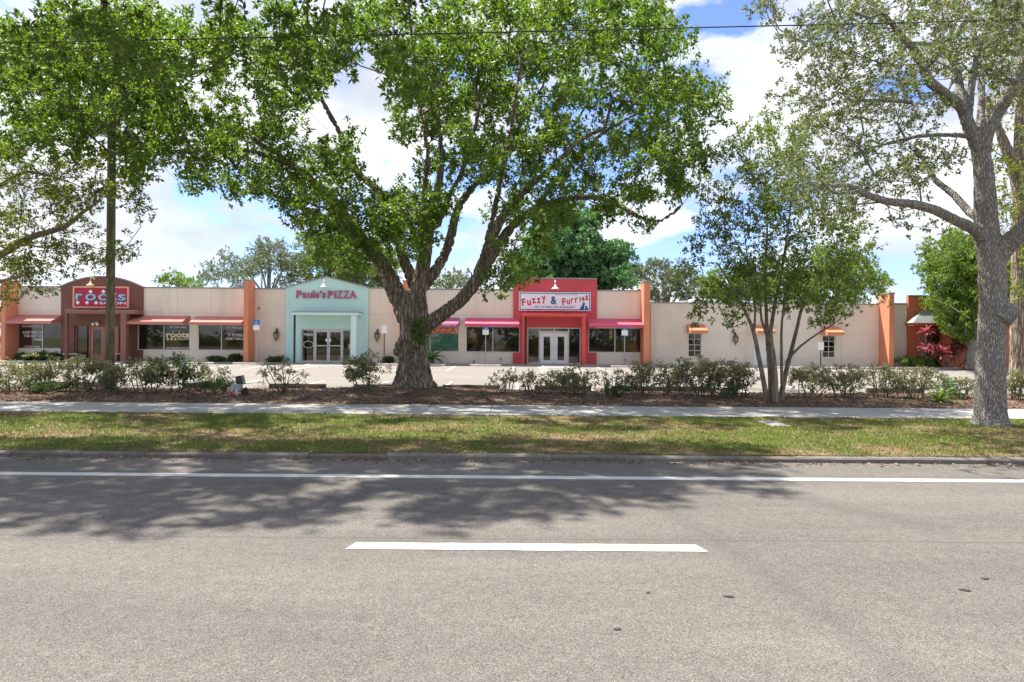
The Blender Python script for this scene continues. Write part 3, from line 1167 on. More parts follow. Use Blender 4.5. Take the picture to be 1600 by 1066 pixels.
def glazed_door(parent, r, mat, y=D, stile=0.13, glass='glass', mid=False, handle_side=1, bottom=None):
    x0, x1, z0, z1 = r
    f = MB()
    bt = bottom or stile
    f.box(x0, x0 + stile, y + 0.03, y + 0.08, z0, z1)
    f.box(x1 - stile, x1, y + 0.03, y + 0.08, z0, z1)
    f.box(x0 + stile, x1 - stile, y + 0.031, y + 0.079, z0, z0 + bt)
    f.box(x0 + stile, x1 - stile, y + 0.031, y + 0.079, z1 - stile, z1)
    if mid:
        zm = z0 + (z1 - z0) * 0.52
        f.box(x0 + stile, x1 - stile, y + 0.032, y + 0.078, zm - 0.035, zm + 0.035)
    d = f.build('door', M[mat], parent)
    MB().box(x0 + stile, x1 - stile, y + 0.05, y + 0.06, z0 + bt, z1 - stile).build('pane', M[glass], d)
    hx_ = x1 - stile * 0.5 if handle_side > 0 else x0 + stile * 0.5
    h = MB()
    zc = z0 + 1.02
    h.tube([(hx_, y + 0.03, zc - 0.14), (hx_, y - 0.03, zc - 0.12), (hx_, y - 0.03, zc + 0.12), (hx_, y + 0.03, zc + 0.14)], 0.012, 6)
    h.build('handle', M['steel'], d)
    return d


# salon door unit: frame, two wood doors, side light, transom
dx0, dx1, dz0, dz1 = door_r
tz = dz0 + 2.12
fm = MB()
fm.box(dx0, dx1, D, D + 0.1, dz1 - 0.08, dz1)
fm.box(dx0, dx1, D + 0.001, D + 0.099, tz, tz + 0.08)
cuts = [X_(118), X_(140), X_(162.5), X_(185), X_(192)]
for c in (cuts[0] + 0.05, cuts[1], cuts[3], cuts[4] - 0.05):
    fm.box(c - 0.05, c + 0.05, D + 0.002, D + 0.098, dz0, tz)
    fm.box(c - 0.05, c + 0.05, D + 0.002, D + 0.098, tz + 0.08, dz1 - 0.08)
du = fm.build('door_frame', M['maroon_trim'], strip)
glazed_door(strip, (cuts[1] + 0.055, cuts[2] - 0.01, dz0 + 0.01, tz - 0.005), 'door_wood', stile=0.17, handle_side=1, bottom=0.3)
glazed_door(strip, (cuts[2] + 0.01, cuts[3] - 0.055, dz0 + 0.01, tz - 0.005), 'door_wood', stile=0.17, handle_side=-1, bottom=0.3)
for a, b, c, d in ((cuts[0] + 0.1, cuts[1] - 0.05, dz0, tz), (cuts[3] + 0.05, cuts[4] - 0.1, dz0, tz), (cuts[0] + 0.1, cuts[1] - 0.05, tz + 0.08, dz1 - 0.08), (cuts[1] + 0.05, cuts[3] - 0.05, tz + 0.08, dz1 - 0.08), (cuts[3] + 0.05, cuts[4] - 0.1, tz + 0.08, dz1 - 0.08)):
    MB().box(a, b, D + 0.05, D + 0.062, c, d).build('pane', M['glass'], du)
lettering('6299', X_(126), X_(137), tz + 0.12, tz + 0.30, D + 0.046, M['vinyl'], du, offset=0.01)

# salon windows
wins = []
for r in salon_w:
    wins.append(window(strip, r, 'alu', (0.5,) if r is not salon_w[0] else (0.56,)))


def wtext(w, s, px0, px1, py0, py1, mat='vinyl', offset=0.01, y=D + 0.055):
    c = (px0 + px1) / 2
    return lettering(s, X_(px0), X_(px1), Z_(c, py1), Z_(c, py0), y, M[mat], w, offset=offset)


w = wins[0]
wtext(w, 'ROOTSHAIRSALON.COM', 33, 66, 508, 511.5)
wtext(w, 'MASTERS IN', 35, 65.5, 517.5, 521.5)
wtext(w, 'THE ART OF', 36, 65.5, 523, 527)
wtext(w, 'HAIR', 52, 65.5, 528.5, 532.5)
wtext(w, '727-347-6400', 37.5, 62, 540.5, 543)
w = wins[1]
wtext(w, '727-347-6400', 264, 290, 510, 513)
wtext(w, 'roots', 259, 295.5, 519.5, 527.5, 'cream_vinyl', 0.03)
wtext(w, 'SALON', 277, 295.5, 528, 531.5, 'cream_vinyl')


def diamond(par, mat, px, py, r, y, d=D):
    c = W(px, py, d)
    MB().add([(c.x - r, y, c.z), (c.x, y, c.z - r), (c.x + r, y, c.z), (c.x, y, c.z + r)], [(0, 1, 2, 3)]).build('diamond', M[mat], par)


for px in (261.5, 267.5, 273.5):
    diamond(w, 'cream_vinyl', px, 530, 0.09, D + 0.055)
for px in (270, 279.5):
    diamond(w, 'cream_vinyl', px, 517.8, 0.05, D + 0.055)
wtext(w, 'ROOTSHAIRSALON.COM', 260, 294, 542.5, 545)
w = wins[2]
wtext(w, 'ROOTSHAIRSALON.COM', 354, 385, 510.5, 513.5)
wtext(w, "ST. PETERSBURG'S", 356, 388, 521.5, 526)
wtext(w, 'FINEST HAIR SALON', 353, 390, 527.5, 531.5)

# ---- pizza entry: mint gable
mx0, mx1 = X_(447.5), X_(576)
zsh, zpk = Z_(511, 450), Z_(511, 433.5)
pd_r = rect(471, 548.5, 514, 566)
pd_r = (pd_r[0], pd_r[1], GZ, pd_r[3])
gx_pk = X_(511)
gb = MB().prism([(mx0, pd_r[3]), (mx1, pd_r[3]), (mx1, zsh), (gx_pk, zpk), (mx0, zsh)], D - 0.10, D + 0.2)
gb.box(mx0, pd_r[0], D - 0.10, D + 0.2, GZ, pd_r[3] - 0.0001)
gb.box(pd_r[1], mx1, D - 0.10, D + 0.2, GZ, pd_r[3] - 0.0001)
gbo = gb.build('pizza_entry', M['mint'], strip)
cp = MB()
for (xa, za), (xb, zb) in (((mx0, zsh), (gx_pk, zpk)), ((gx_pk, zpk), (mx1, zsh))):
    cp.prism([(xa, za), (xb, zb), (xb, zb + 0.07), (xa, za + 0.07)], D - 0.15, D + 0.25)
cp.build('coping', M['coping'], gbo)
for z in (Z_(511, 486), Z_(511, 550)):
    pass
lx0, lx1 = X_(457, py_), X_(560, py_)
lz0, lz1 = Z_(511, 492.5, py_), Z_(511, 488, py_)
MB().box(lx0, lx1, py_, D - 0.102, lz0, lz1).build('lintel', M['mint_trim'], gbo, bevel=0.02)
MB().box(lx0 - 0.03, lx1 + 0.03, py_ - 0.03, D - 0.102, lz1 + 0.002, lz1 + 0.05).build('lintel_cap', M['coping'], gbo)
MB().box(X_(548, py_), X_(556.5, py_), py_ + 0.03, py_ + 0.38, GZ, lz0).build('column', M['mint_trim'], gbo, bevel=0.02)
MB().tube([(X_(459.5, py_), py_ + 0.10, GZ), (X_(459.5, py_), py_ + 0.10, lz0)], 0.065, 10).build('downpipe', M['black'], gbo)
fm = MB()
px0_, px1_, pz0, pz1 = pd_r
bar = 0.07
fm.box(px0_, px1_, D, D + 0.1, pz1 - 0.10, pz1)
cuts = [px0_, X_(491), X_(535.5), px1_]
for c in (cuts[0] + bar / 2, cuts[1], cuts[2], cuts[3] - bar / 2):
    fm.box(c - bar / 2, c + bar / 2, D + 0.002, D + 0.098, pz0, pz1 - 0.1)
for a, b in ((cuts[0] + bar, cuts[1] - bar / 2), (cuts[2] + bar / 2, cuts[3] - bar)):
    fm.box(a, b, D + 0.004, D + 0.096, pz0, pz0 + 0.1)
pf = fm.build('door_frame', M['alu'], strip)
for a, b in ((cuts[0] + bar, cuts[1] - bar / 2), (cuts[2] + bar / 2, cuts[3] - bar)):
    MB().box(a, b, D + 0.05, D + 0.062, pz0 + 0.1, pz1 - 0.1).build('pane', M['glass'], pf)
xm = (cuts[1] + cuts[2]) / 2
glazed_door(strip, (cuts[1] + bar / 2 + 0.006, xm - 0.006, pz0 + 0.01, pz1 - 0.106), 'alu', stile=0.09, mid=True, handle_side=1)
glazed_door(strip, (xm + 0.006, cuts[2] - bar / 2 - 0.006, pz0 + 0.01, pz1 - 0.106), 'alu', stile=0.09, mid=True, handle_side=-1)
wtext(pf, 'Welcome', 474, 488.5, 520.5, 524.5, offset=0.02, y=D + 0.046)
ov = MB()
c0 = W(481.5, 538.5, D)
pts = [(c0.x + 0.30 * math.cos(a), D + 0.045, c0.z + 0.21 * math.sin(a)) for a in [2 * math.pi * i / 28 for i in range(29)]]
ov.tube(pts, 0.016, 4)
ov.build('oval_decal', M['vinyl'], pf)
c0 = W(545.5, 541.5, D)
MB().box(c0.x - 0.07, c0.x + 0.07, D + 0.04, D + 0.045, c0.z - 0.14, c0.z + 0.14).build('notice', M['salmon'], pf)
for px in (509.5, 516):
    c0 = W(px, 531.5, D)
    MB().box(c0.x - 0.05, c0.x + 0.05, D + 0.02, D + 0.026, c0.z - 0.08, c0.z + 0.08).build('notice', M['vinyl'], pf)

# pizza window with poster
w = window(strip, piz_w, 'alu', (0.27,), glass='glass_clear')
zz0, zz1 = Z_(692, 521), Z_(692, 511.5)
MB().box(X_(670), X_(715.5), D + 0.050, D + 0.056, zz0, zz1).build('poster', M['salmon'], w)
wtext(w, 'PIZZA', 671, 713, 512.5, 520.3, 'red_trim', 0.03, D + 0.046)
M['teal_blind'] = material('teal_blind', (0.06, 0.42, 0.37), 0.6, 0.08, 0.5)
x0, x1, z0, z1 = piz_w
MB().box(x0 + 0.1, x1 - 0.1, D + 0.08, D + 0.09, z0 + 0.08, zz0).build('blind', M['teal_blind'], w)

# ---- pet shop entry: red block
rx0, rx1 = X_(802), X_(932)
zr = Z_(866, 436.5)
fd_r = rect(824, 907.5, 512, 567)
fd_r = (fd_r[0], fd_r[1], GZ, fd_r[3])
rbk = MB()
rbk.box(rx0, rx1, D - 0.12, D + 0.3, fd_r[3], zr)
w0, w1 = fuz_w
rbk.box(w0[1] + 0.002, fd_r[0], D - 0.12, D + 0.2, GZ, fd_r[3] - 0.0001)
rbk.box(rx0, w0[1], D - 0.12, D - 0.002, GZ, w0[2])
rbk.box(fd_r[1], w1[0] - 0.002, D - 0.12, D + 0.2, GZ, fd_r[3] - 0.0001)
rbk.box(w1[0], rx1, D - 0.12, D - 0.002, GZ, w1[2])
rbo = rbk.build('pet_shop_entry', M['red'], strip)
MB().box(rx0 - 0.02, rx1 + 0.02, D - 0.16, D + 0.34, zr, zr + 0.08).build('coping', M['coping'], rbo)
lx0, lx1 = X_(817, py_), X_(917, py_)
lz0, lz1 = Z_(866, 495, py_), Z_(866, 490.5, py_)
MB().box(lx0, lx1, py_, D - 0.122, lz0, lz1).build('lintel', M['red_trim'], rbo, bevel=0.02)
MB().box(X_(909.5, py_), X_(915.5, py_), py_ + 0.02, py_ + 0.3, GZ, lz0).build('column', M['red_trim'], rbo, bevel=0.015)
MB().box(X_(817, py_), X_(819.5, py_), py_ + 0.02, py_ + 0.3, GZ, lz0).build('column', M['red_trim'], rbo)
MB().tube([(X_(821.3, py_), py_ + 0.1, GZ), (X_(821.3, py_), py_ + 0.1, lz0)], 0.06, 10).build('downpipe', M['black'], rbo)
fm = MB()
fx0, fx1, fz0, fz1 = fd_r
cuts = [fx0, X_(843), X_(888.5), fx1]
tz = Z_(866, 519)
fm.box(fx0, fx1, D, D + 0.1, fz1 - 0.07, fz1)
for c in (cuts[0] + bar / 2, cuts[1], cuts[2], cuts[3] - bar / 2):
    fm.box(c - bar / 2, c + bar / 2, D + 0.002, D + 0.098, fz0, fz1 - 0.07)
fm.box(cuts[1] + bar / 2, cuts[2] - bar / 2, D + 0.004, D + 0.096, tz - 0.06, tz + 0.06)
xm = (cuts[1] + cuts[2]) / 2
fm.box(xm - 0.03, xm + 0.03, D + 0.004, D + 0.096, tz + 0.06, fz1 - 0.07)
for a, b in ((cuts[0] + bar, cuts[1] - bar / 2), (cuts[2] + bar / 2, cuts[3] - bar)):
    fm.box(a, b, D + 0.004, D + 0.096, fz0, fz0 + 0.08)
ff = fm.build('door_frame', M['alu'], strip)
for a, b, c, d in ((cuts[0] + bar, cuts[1] - bar / 2, fz0 + 0.08, fz1 - 0.07), (cuts[2] + bar / 2, cuts[3] - bar, fz0 + 0.08, fz1 - 0.07),
                   (cuts[1] + bar / 2, xm - 0.03, tz + 0.06, fz1 - 0.07), (xm + 0.03, cuts[2] - bar / 2, tz + 0.06, fz1 - 0.07)):
    MB().box(a, b, D + 0.05, D + 0.062, c, d).build('pane', M['glass'], ff)
glazed_door(strip, (cuts[1] + bar / 2 + 0.005, xm - 0.005, fz0 + 0.01, tz - 0.065), 'white', stile=0.22, handle_side=1, bottom=0.22)
glazed_door(strip, (xm + 0.005, cuts[2] - bar / 2 - 0.005, fz0 + 0.01, tz - 0.065), 'white', stile=0.22, handle_side=-1, bottom=0.22)
for r in fuz_w:
    window(strip, r, 'alu', (0.5,))

# small outlet boxes and hose bibs on the walls
for px, py in ((782, 561), (741, 565), (842, 563), (977, 562), (405, 482), (1228, 565)):
    c = W(px, py, D)
    MB().box(c.x - 0.06, c.x + 0.06, D - 0.07, D - 0.002, c.z - 0.08, c.z + 0.08).build('outlet_box', M['coping'], strip if px < 1010 else office, bevel=0.01)

# ---- pilasters
for (pa, pb, pt, mat) in ((1, 7, 441, 'orange'), (380.5, 387.5, 441, 'orange'), (629, 635, 442, 'orange'), (1006, 1015.5, 443, 'orange')):
    x0 = X_(pa, D - 1.1)
    x1 = x0 + max(0.27, X_(pb, D - 1.1) - x0)
    zt = Z_((pa + pb) / 2, pt)
    MB().box(x0, x1, D - 1.1, D + 0.1, GZ - 0.1, zt).build('pilaster', M[mat], strip, bevel=0.012)
    MB().box(x0 - 0.03, x1 + 0.03, D - 1.13, D + 0.13, zt, zt + 0.07).build('coping', M['coping'], strip)

# ---- roof, back, interior
for b_, xa, xb, zr_ in ((strip, X_(8), X_(1006), 4.6), (office, X_(1017), X_(1390), 3.7), (corner, X_(1400), X_(1520), 4.0)):
    MB().box(xa, xb, D + 0.34, D + 14, zr_ - 0.2, zr_).build('roof', M['roof'], b_)
    MB().box(xa, xb, D + 14, D + 14.2, GZ, zr_ + 0.3).build('back_wall', M['tan'], b_)
    MB().box(xa - 0.2, xa, D + 0.3, D + 14, GZ, zr_ + 0.2).build('side_wall', M['tan'], b_)
    MB().box(xb, xb + 0.2, D + 0.3, D + 14, GZ, zr_ + 0.2).build('side_wall', M['tan'], b_)
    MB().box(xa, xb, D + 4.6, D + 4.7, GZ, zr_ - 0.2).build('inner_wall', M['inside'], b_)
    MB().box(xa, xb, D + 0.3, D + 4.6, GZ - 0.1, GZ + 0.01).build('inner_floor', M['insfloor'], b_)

# ---- office building
zo = Z_(1200, 475)
ow = [rect(1075, 1096.5, 520, 558), rect(1285, 1305.5, 524, 559.5)]
od = rect(1178, 1200, 516, 571)
od = (od[0], od[1], GZ, od[3])
wall(office, X_(1016.5), X_(1390), GZ, zo, M['tan'], ow + [od], (Z_(1200, 522), Z_(1200, 561)), pw=3.0)
for r in ow:
    window(office, r, 'alu', (), sill='tan', grid=(2, 4))
d_ = MB().box(od[0] + 0.06, od[1] - 0.06, D + 0.03, D + 0.08, GZ + 0.01, od[3] - 0.06)
do = d_.build('door', M['white'], office)
fr = MB()
fr.box(od[0], od[0] + 0.055, D - 0.01, D + 0.1, GZ, od[3])
fr.box(od[1] - 0.055, od[1], D - 0.01, D + 0.1, GZ, od[3])
fr.box(od[0] + 0.055, od[1] - 0.055, D - 0.009, D + 0.099, od[3] - 0.055, od[3])
fr.build('door_frame', M['white'], do)
MB().lathe((od[1] - 0.14, D - 0.02, GZ + 0.98), [(0.02, 0), (0.035, 0.02), (0.035, 0.05), (0.015, 0.07)], 10).build('handle', M['steel'], do)
x0 = X_(1389.5, D - 1.2)
zt = Z_(1385, 461)
MB().box(x0, x0 + 0.30, D - 1.2, D + 0.1, GZ - 0.1, zt).build('pilaster', M['orange'], office, bevel=0.012)
MB().box(x0 - 0.03, x0 + 0.33, D - 1.23, D + 0.13, zt, zt + 0.07).build('coping', M['coping'], office)

# ---- corner building
wall(corner, X_(1391), X_(1417), GZ, Z_(1405, 475.5), M['tan'], (), (Z_(1405, 523),), pw=4)
cd = rect(1436, 1470, 505, 573)
cd = (cd[0], cd[1], GZ, cd[3])
wall(corner, X_(1417), X_(1600), GZ, Z_(1460, 463.5), M['rust'], [cd], (Z_(1460, 490),), pw=5, y=D - 0.15)
MB().box(cd[0], cd[1], D + 0.9, D + 1.0, GZ, cd[3]).build('recess_wall', M['rust'], corner)
dd_ = MB().box(cd[0] + 0.5, cd[1] - 0.15, D + 0.86, D + 0.895, GZ, GZ + 2.05).build('door', M['tan'], corner)
MB().box(cd[0] + 0.02, cd[0] + 0.18, D - 0.9, D - 0.74, GZ, cd[3]).build('post', M['black'], corner)
hx0, hx1 = X_(1427, D - 1.0), X_(1500, D - 1.0)
hz0, hz1 = Z_(1460, 505, D - 1.0), Z_(1460, 491)
MB().box(hx0, hx1, D - 1.0, D - 0.152, hz0 - 0.16, hz0).build('canopy_fascia', M['rust'], corner)
xmid = (hx0 + hx1) / 2
hp = MB().add([(hx0 - 0.06, D - 1.08, hz0 + 0.003), (hx1 + 0.06, D - 1.08, hz0 + 0.003), (hx1 + 0.06, D - 0.153, hz0 + 0.003), (hx0 - 0.06, D - 0.153, hz0 + 0.003),
               (xmid - 0.4, D - 0.155, hz1 + 0.25), (xmid + 0.4, D - 0.155, hz1 + 0.25)],
              [(0, 3, 2, 1), (0, 1, 5, 4), (0, 4, 3), (1, 2, 5), (3, 4, 5, 2)])
hp.build('canopy_roof', M['steel'], corner)
c0 = W(1493, 540, D - 0.2)
mbx = empty('mailbox', (c0.x, D - 0.25, c0.z - 0.15), 'black mailbox with a pale plate on the rust orange wall', 'mailbox')
MB().box(c0.x - 0.22, c0.x + 0.22, D - 0.31, D - 0.153, c0.z - 0.16, c0.z + 0.14).build('body', M['black'], mbx, bevel=0.02)
MB().box(c0.x - 0.12, c0.x + 0.16, D - 0.318, D - 0.311, c0.z - 0.06, c0.z + 0.03).build('plate', M['vinyl'], mbx)

# ------------------------------------------------------------------ awnings
awning('rose brown awning over the window left of the maroon salon entry', 26, 97, 492, 506, 'awn_brown', group='brown salon awnings')
awning('rose brown awning over the salon logo window, next to the maroon entry', 213, 297, 493.5, 507, 'awn_brown', group='brown salon awnings')
awning('rose brown awning ending against the orange pilaster by the mint entry', 307.5, 387, 494.5, 508, 'awn_brown', group='brown salon awnings')
awning('plum awning over the teal pizza window, partly behind the oak trunk', 655, 718, 496.5, 510, 'awn_purple', text=('SUBS \u00b7 PASTA', 668, 713))
awning('crimson pink awning left of the red pet shop entry', 728, 811, 497, 510.5, 'awn_pink', group='pink pet shop awnings')
awning('crimson pink awning right of the red pet shop entry', 917, 1003, 498, 511.5, 'awn_pink', group='pink pet shop awnings')
awning('small orange awning over the tan wall window nearest the red shop', 1073, 1100, 507, 520.5, 'awn_orange', 0.9, group='small orange awnings')
awning('small orange awning over the white door behind the multi-stemmed tree', 1175, 1203, 508, 521.5, 'awn_orange', 0.9, group='small orange awnings')
awning('small orange awning over the tan wall window nearest the right hand pilaster', 1283, 1309, 510, 523.5, 'awn_orange', 0.9, group='small orange awnings')

# ------------------------------------------------------------------ signs on the shops
x0, x1, z0, z1 = rect(117, 204, 448, 482)
sg = empty('shop_sign', ((x0 + x1) / 2, D - 0.13, z0), 'crimson roots salon sign with pale blue letters and salmon frame on maroon arch', 'sign')
MB().box(x0 + 0.1, x1 - 0.1, D - 0.19, D - 0.122, z0 + 0.1, z1 - 0.1).build('board', M['crimson'], sg)
f = MB()
f.box(x0, x1, D - 0.24, D - 0.123, z1 - 0.1, z1).box(x0, x1, D - 0.24, D - 0.123, z0, z0 + 0.1)
f.box(x0, x0 + 0.1, D - 0.239, D - 0.124, z0 + 0.1, z1 - 0.1).box(x1 - 0.1, x1, D - 0.239, D - 0.124, z0 + 0.1, z1 - 0.1)
f.build('frame', M['salmon'], sg)
zc0, zc1 = Z_(160, 470.3), Z_(160, 459.5)
for ch, a, b, t in (('r', 121, 133, 459.5), ('o', 136, 153.5, 459.5), ('o', 156, 174, 459.5), ('t', 176, 186, 455.5), ('s', 187, 200, 460)):
    zt = Z_(160, t)
    lettering(ch, X_(a) - 0.03, X_(b) - 0.0, zc0 - 0.05, zt - 0.02, D - 0.194, M['navy'], sg, 'letter_shadow', offset=0.03)
    lettering(ch, X_(a), X_(b) - 0.03, zc0, zt, D - 0.205, M['sky_ink'], sg, 'letter', extrude=0.005, offset=0.015)
lettering('SALON', X_(158), X_(199.5), Z_(178, 476), Z_(178, 472), D - 0.2, M['vinyl'], sg, offset=0.02)
for px, py in ((124.5, 473.2), (139, 473.2), (153, 473.5), (144.5, 456), (164.5, 456)):
    diamond(sg, 'board', px, py, 0.13, D - 0.196)

x0, x1, z0, z1 = rect(464, 557.5, 454.5, 466.5)
sg = empty('shop_sign', ((x0 + x1) / 2, D - 0.15, z0), "raised rose letters reading Paulo's PIZZA on the mint gable", 'sign')
widths = [('P', 464, 472.5, 1), ('a', 473.5, 480, .72), ('u', 481.5, 488, .72), ('l', 489.7, 491.8, 1), ('o', 493.2, 499.5, .72), ("'", 501, 502.6, .35), ('s', 503.8, 509.2, .72),
          ('P', 513, 521, 1), ('I', 523, 525.5, 1), ('Z', 527, 536, 1), ('Z', 537, 546, 1), ('A', 546.5, 557.5, 1)]
for ch, a, b, h in widths:
    zz = z0
    zt = z0 + (z1 - z0) * h
    if ch == "'":
        zz, zt = z0 + (z1 - z0) * 0.65, z1
    lettering(ch, X_(a), X_(b), zz, zt, D - 0.103, M['rose'], sg, 'letter', extrude=0.1, offset=0.012)

x0, x1, z0, z1 = rect(810.5, 922, 457, 486)
yb = D - 0.2
sg = empty('shop_sign', ((x0 + x1) / 2, yb, z0), 'white and blue edged Fuzzy & Furries board on the red entry', 'sign')
MB().box(x0, x1, yb, D - 0.122, z0, z1).build('board', M['board'], sg, bevel=0.01)
f = MB()
i0, i1, j0, j1 = x0 + 0.05, x1 - 0.05, z0 + 0.05, z1 - 0.05
t = 0.045
f.box(i0, i1, yb - 0.012, yb - 0.002, j1 - t, j1).box(i0, i1, yb - 0.012, yb - 0.002, j0, j0 + t)
f.box(i0, i0 + t, yb - 0.0119, yb - 0.002, j0 + t, j1 - t).box(i1 - t, i1, yb - 0.0119, yb - 0.002, j0 + t, j1 - t)
f.build('frame', M['blue_ink'], sg)


def wonky(seq, mat, offset=0.035):
    for ch, a, b, pt, pb, rot in seq:
        c = (a + b) / 2
        lettering(ch, X_(a), X_(b), Z_(c, pb), Z_(c, pt), yb - 0.004, M[mat], sg, 'letter', rot=R(rot), offset=offset, shear=0.0)


wonky([('F', 814.8, 821, 467, 478.5, 8), ('u', 823.2, 829.2, 469, 477.5, 6), ('z', 830.5, 836.8, 466.5, 474.5, 8), ('z', 838.2, 844.2, 466, 474.2, 4), ('y', 845.8, 853, 462.8, 474.5, 8)], 'red_ink')
wonky([('&', 859.8, 869.5, 463.3, 476, 0)], 'blue_ink')
wonky([('F', 877.5, 883.5, 466.5, 477, 4), ('u', 884.8, 889.8, 468.5, 476, 4), ('r', 891.2, 895.5, 466.5, 474.2, 4), ('r', 897.5, 902.4, 465.5, 473.4, 6), ('i', 904.6, 906.8, 463.5, 472, 6), ('e', 908.2, 912.4, 464, 471, 10), ('s', 913.6, 918.2, 461.8, 469.8, 8)], 'red_ink')
c = 866
lettering('PET STORE, SPA & BAKERY', X_(835), X_(898.5), Z_(c, 481.8), Z_(c, 478.6), yb - 0.004, M['blue_ink'], sg, offset=0.01, shear=0.2)
lettering('Pampering Pets Daily', X_(867), X_(902), Z_(c, 462.2), Z_(c, 460), yb - 0.004, M['blue_ink'], sg, shear=0.2)
emb = MB()


def sil(pts):
    ps = [W(a, b, D) for a, b in pts]
    emb.add([(p.x, yb - 0.004, p.z) for p in ps], [tuple(range(len(ps)))])


sil([(905, 484), (906.5, 481), (909, 477), (910, 474.5), (909.5, 473), (911, 472.3), (912.5, 474), (914, 474.5), (914, 476), (912.3, 476.8), (912.5, 480), (912, 484)][::-1])
sil([(913, 484), (913.8, 481), (913.3, 478.8), (914.5, 477.5), (915.5, 478.5), (917, 478.8), (916.5, 480), (917.8, 482), (919, 482.3), (917.5, 484)][::-1])
emb.build('dog_and_cat_emblem', M['blue_ink'], sg)

# ------------------------------------------------------------------ lamps on the facade
def barn_lamp(px, py, y, label, mat, s=1.0):
    c = W(px, py, y)
    e = empty('barn_lamp', (c.x, y, c.z), label, 'lamp', 'barn lamps above the shop signs')
    MB().tube([(c.x, y, c.z + 0.42 * s), (c.x, y - 0.18 * s, c.z + 0.50 * s), (c.x, y - 0.36 * s, c.z + 0.44 * s), (c.x, y - 0.40 * s, c.z + 0.2 * s)], 0.02 * s, 8).build('arm', M[mat], e, smooth=True)
    MB().lathe((c.x, y - 0.40 * s, c.z - 0.06), [(0.24 * s, 0), (0.235 * s, 0.02), (0.16 * s, 0.10 * s), (0.07 * s, 0.14 * s), (0.05 * s, 0.26 * s), (0.02 * s, 0.28 * s)], 18).build('shade', M[mat], e, smooth=True)
    MB().lathe((c.x, y - 0.03, c.z + 0.36 * s), [(0.05, 0), (0.07, 0.03), (0.07, 0.09), (0.05, 0.12)], 10).build('mount', M[mat], e)


M['brass'] = material('pale_brass', (0.75, 0.55, 0.33), 0.5)
barn_lamp(147.5, 446, D - 0.12, 'pale brass barn lamp above the roots salon sign', 'brass')
barn_lamp(508, 448, D - 0.10, "white barn lamp above the Paulo's PIZZA letters", 'white', 0.85)
barn_lamp(867, 451, D - 0.12, 'white barn lamp above the Fuzzy & Furries board', 'white')


def lantern(px, py, label):
    c = W(px, py, D)
    e = empty('wall_lantern', (c.x, D, c.z), label, 'lantern', 'wall lanterns')
    y = D - 0.2
    MB().tube([(c.x, D - 0.01, c.z + 0.28), (c.x, D - 0.10, c.z + 0.42), (c.x, y, c.z + 0.38), (c.x, y, c.z + 0.3)], 0.018, 6).build('bracket', M['iron'], e)
    MB().box(c.x - 0.05, c.x + 0.05, D - 0.03, D - 0.002, c.z + 0.1, c.z + 0.42).build('back_plate', M['iron'], e)
    MB().lathe((c.x, y, c.z), [(0.015, -0.40), (0.04, -0.34), (0.03, -0.28), (0.10, -0.22), (0.12, -0.20)], 8).build('finial', M['iron'], e)
    MB().lathe((c.x, y, c.z), [(0.11, -0.198), (0.15, 0.1)], 6).build('glass_body', M['amber'], e)
    g = MB()
    for k in range(6):
        a = k * math.pi / 3
        g.tube([(c.x + 0.122 * math.cos(a), y + 0.122 * math.sin(a), c.z - 0.2), (c.x + 0.16 * math.cos(a), y + 0.16 * math.sin(a), c.z + 0.1)], 0.013, 4)
    g.build('cage', M['iron'], e)
    MB().lathe((c.x, y, c.z), [(0.19, 0.1), (0.18, 0.13), (0.09, 0.23), (0.03, 0.27), (0.03, 0.32)], 8).build('cap', M['iron'], e)


lantern(433, 524, 'bronze wall lantern on the peach wall left of the mint entry')
lantern(590, 525, 'bronze wall lantern on the peach wall right of the mint entry')
lantern(1148, 530, 'bronze wall lantern on the tan wall left of the white door')
c = W(152, 504.5, D - 0.12)
e = empty('spotlight', (c.x, D - 0.12, c.z), 'twin white spotlight under the maroon entry roof', 'spotlight')
MB().lathe((c.x, D - 0.15, c.z), [(0.08, 0), (0.08, 0.05)], 12).build('mount', M['white'], e)
for s in (-1, 1):
    MB().tube([(c.x + s * 0.05, D - 0.16, c.z + 0.02), (c.x + s * 0.12, D - 0.3, c.z - 0.06), (c.x + s * 0.14, D - 0.38, c.z - 0.10)], [0.03, 0.05, 0.085], 10).build('lamp_head', M['white'], e)

# rooftop units and poles behind
c = W(1096, 470, D + 7)
e = empty('air_conditioner', (c.x, D + 7, 3.7), 'white air conditioning unit on the roof of the tan building', 'air conditioner')
MB().box(c.x - 0.85, c.x + 0.85, D + 6.4, D + 7.6, 3.7, Z_(1096, 467.5, D + 6.4)).build('cabinet', M['white'], e, bevel=0.03)
zt = Z_(1096, 467.5, D + 6.4)
MB().lathe((c.x - 0.3, D + 7, zt), [(0.38, 0), (0.38, 0.07), (0.32, 0.08)], 20).build('fan_guard', M['steel'], e)
g = MB()
for k in range(6):
    g.box(c.x - 0.75 + k * 0.26, c.x - 0.6 + k * 0.26, D + 6.38, D + 6.398, 3.85, zt - 0.15)
g.build('louvre', M['steel'], e)


for px, pt, lab in ((262, 445, 'thin grey vent pipe on the salon roof'), (760, 447, 'thin grey vent pipe on the roof left of the red block'), (1220, 468, 'thin grey vent pipe on the tan building roof')):
    c = W(px, pt, D + 4)
    e = empty('vent_pipe', (c.x, D + 4, 3.7), lab, 'vent', 'vent pipes on the roofs')
    MB().lathe((c.x, D + 4, 3.7), [(0.07, 0), (0.07, c.z - 3.85)], 10).build('pipe', M['steel'], e)
    MB().lathe((c.x, D + 4, c.z - 0.15), [(0.13, 0), (0.13, 0.08), (0.03, 0.15)], 12).build('cap', M['steel'], e)


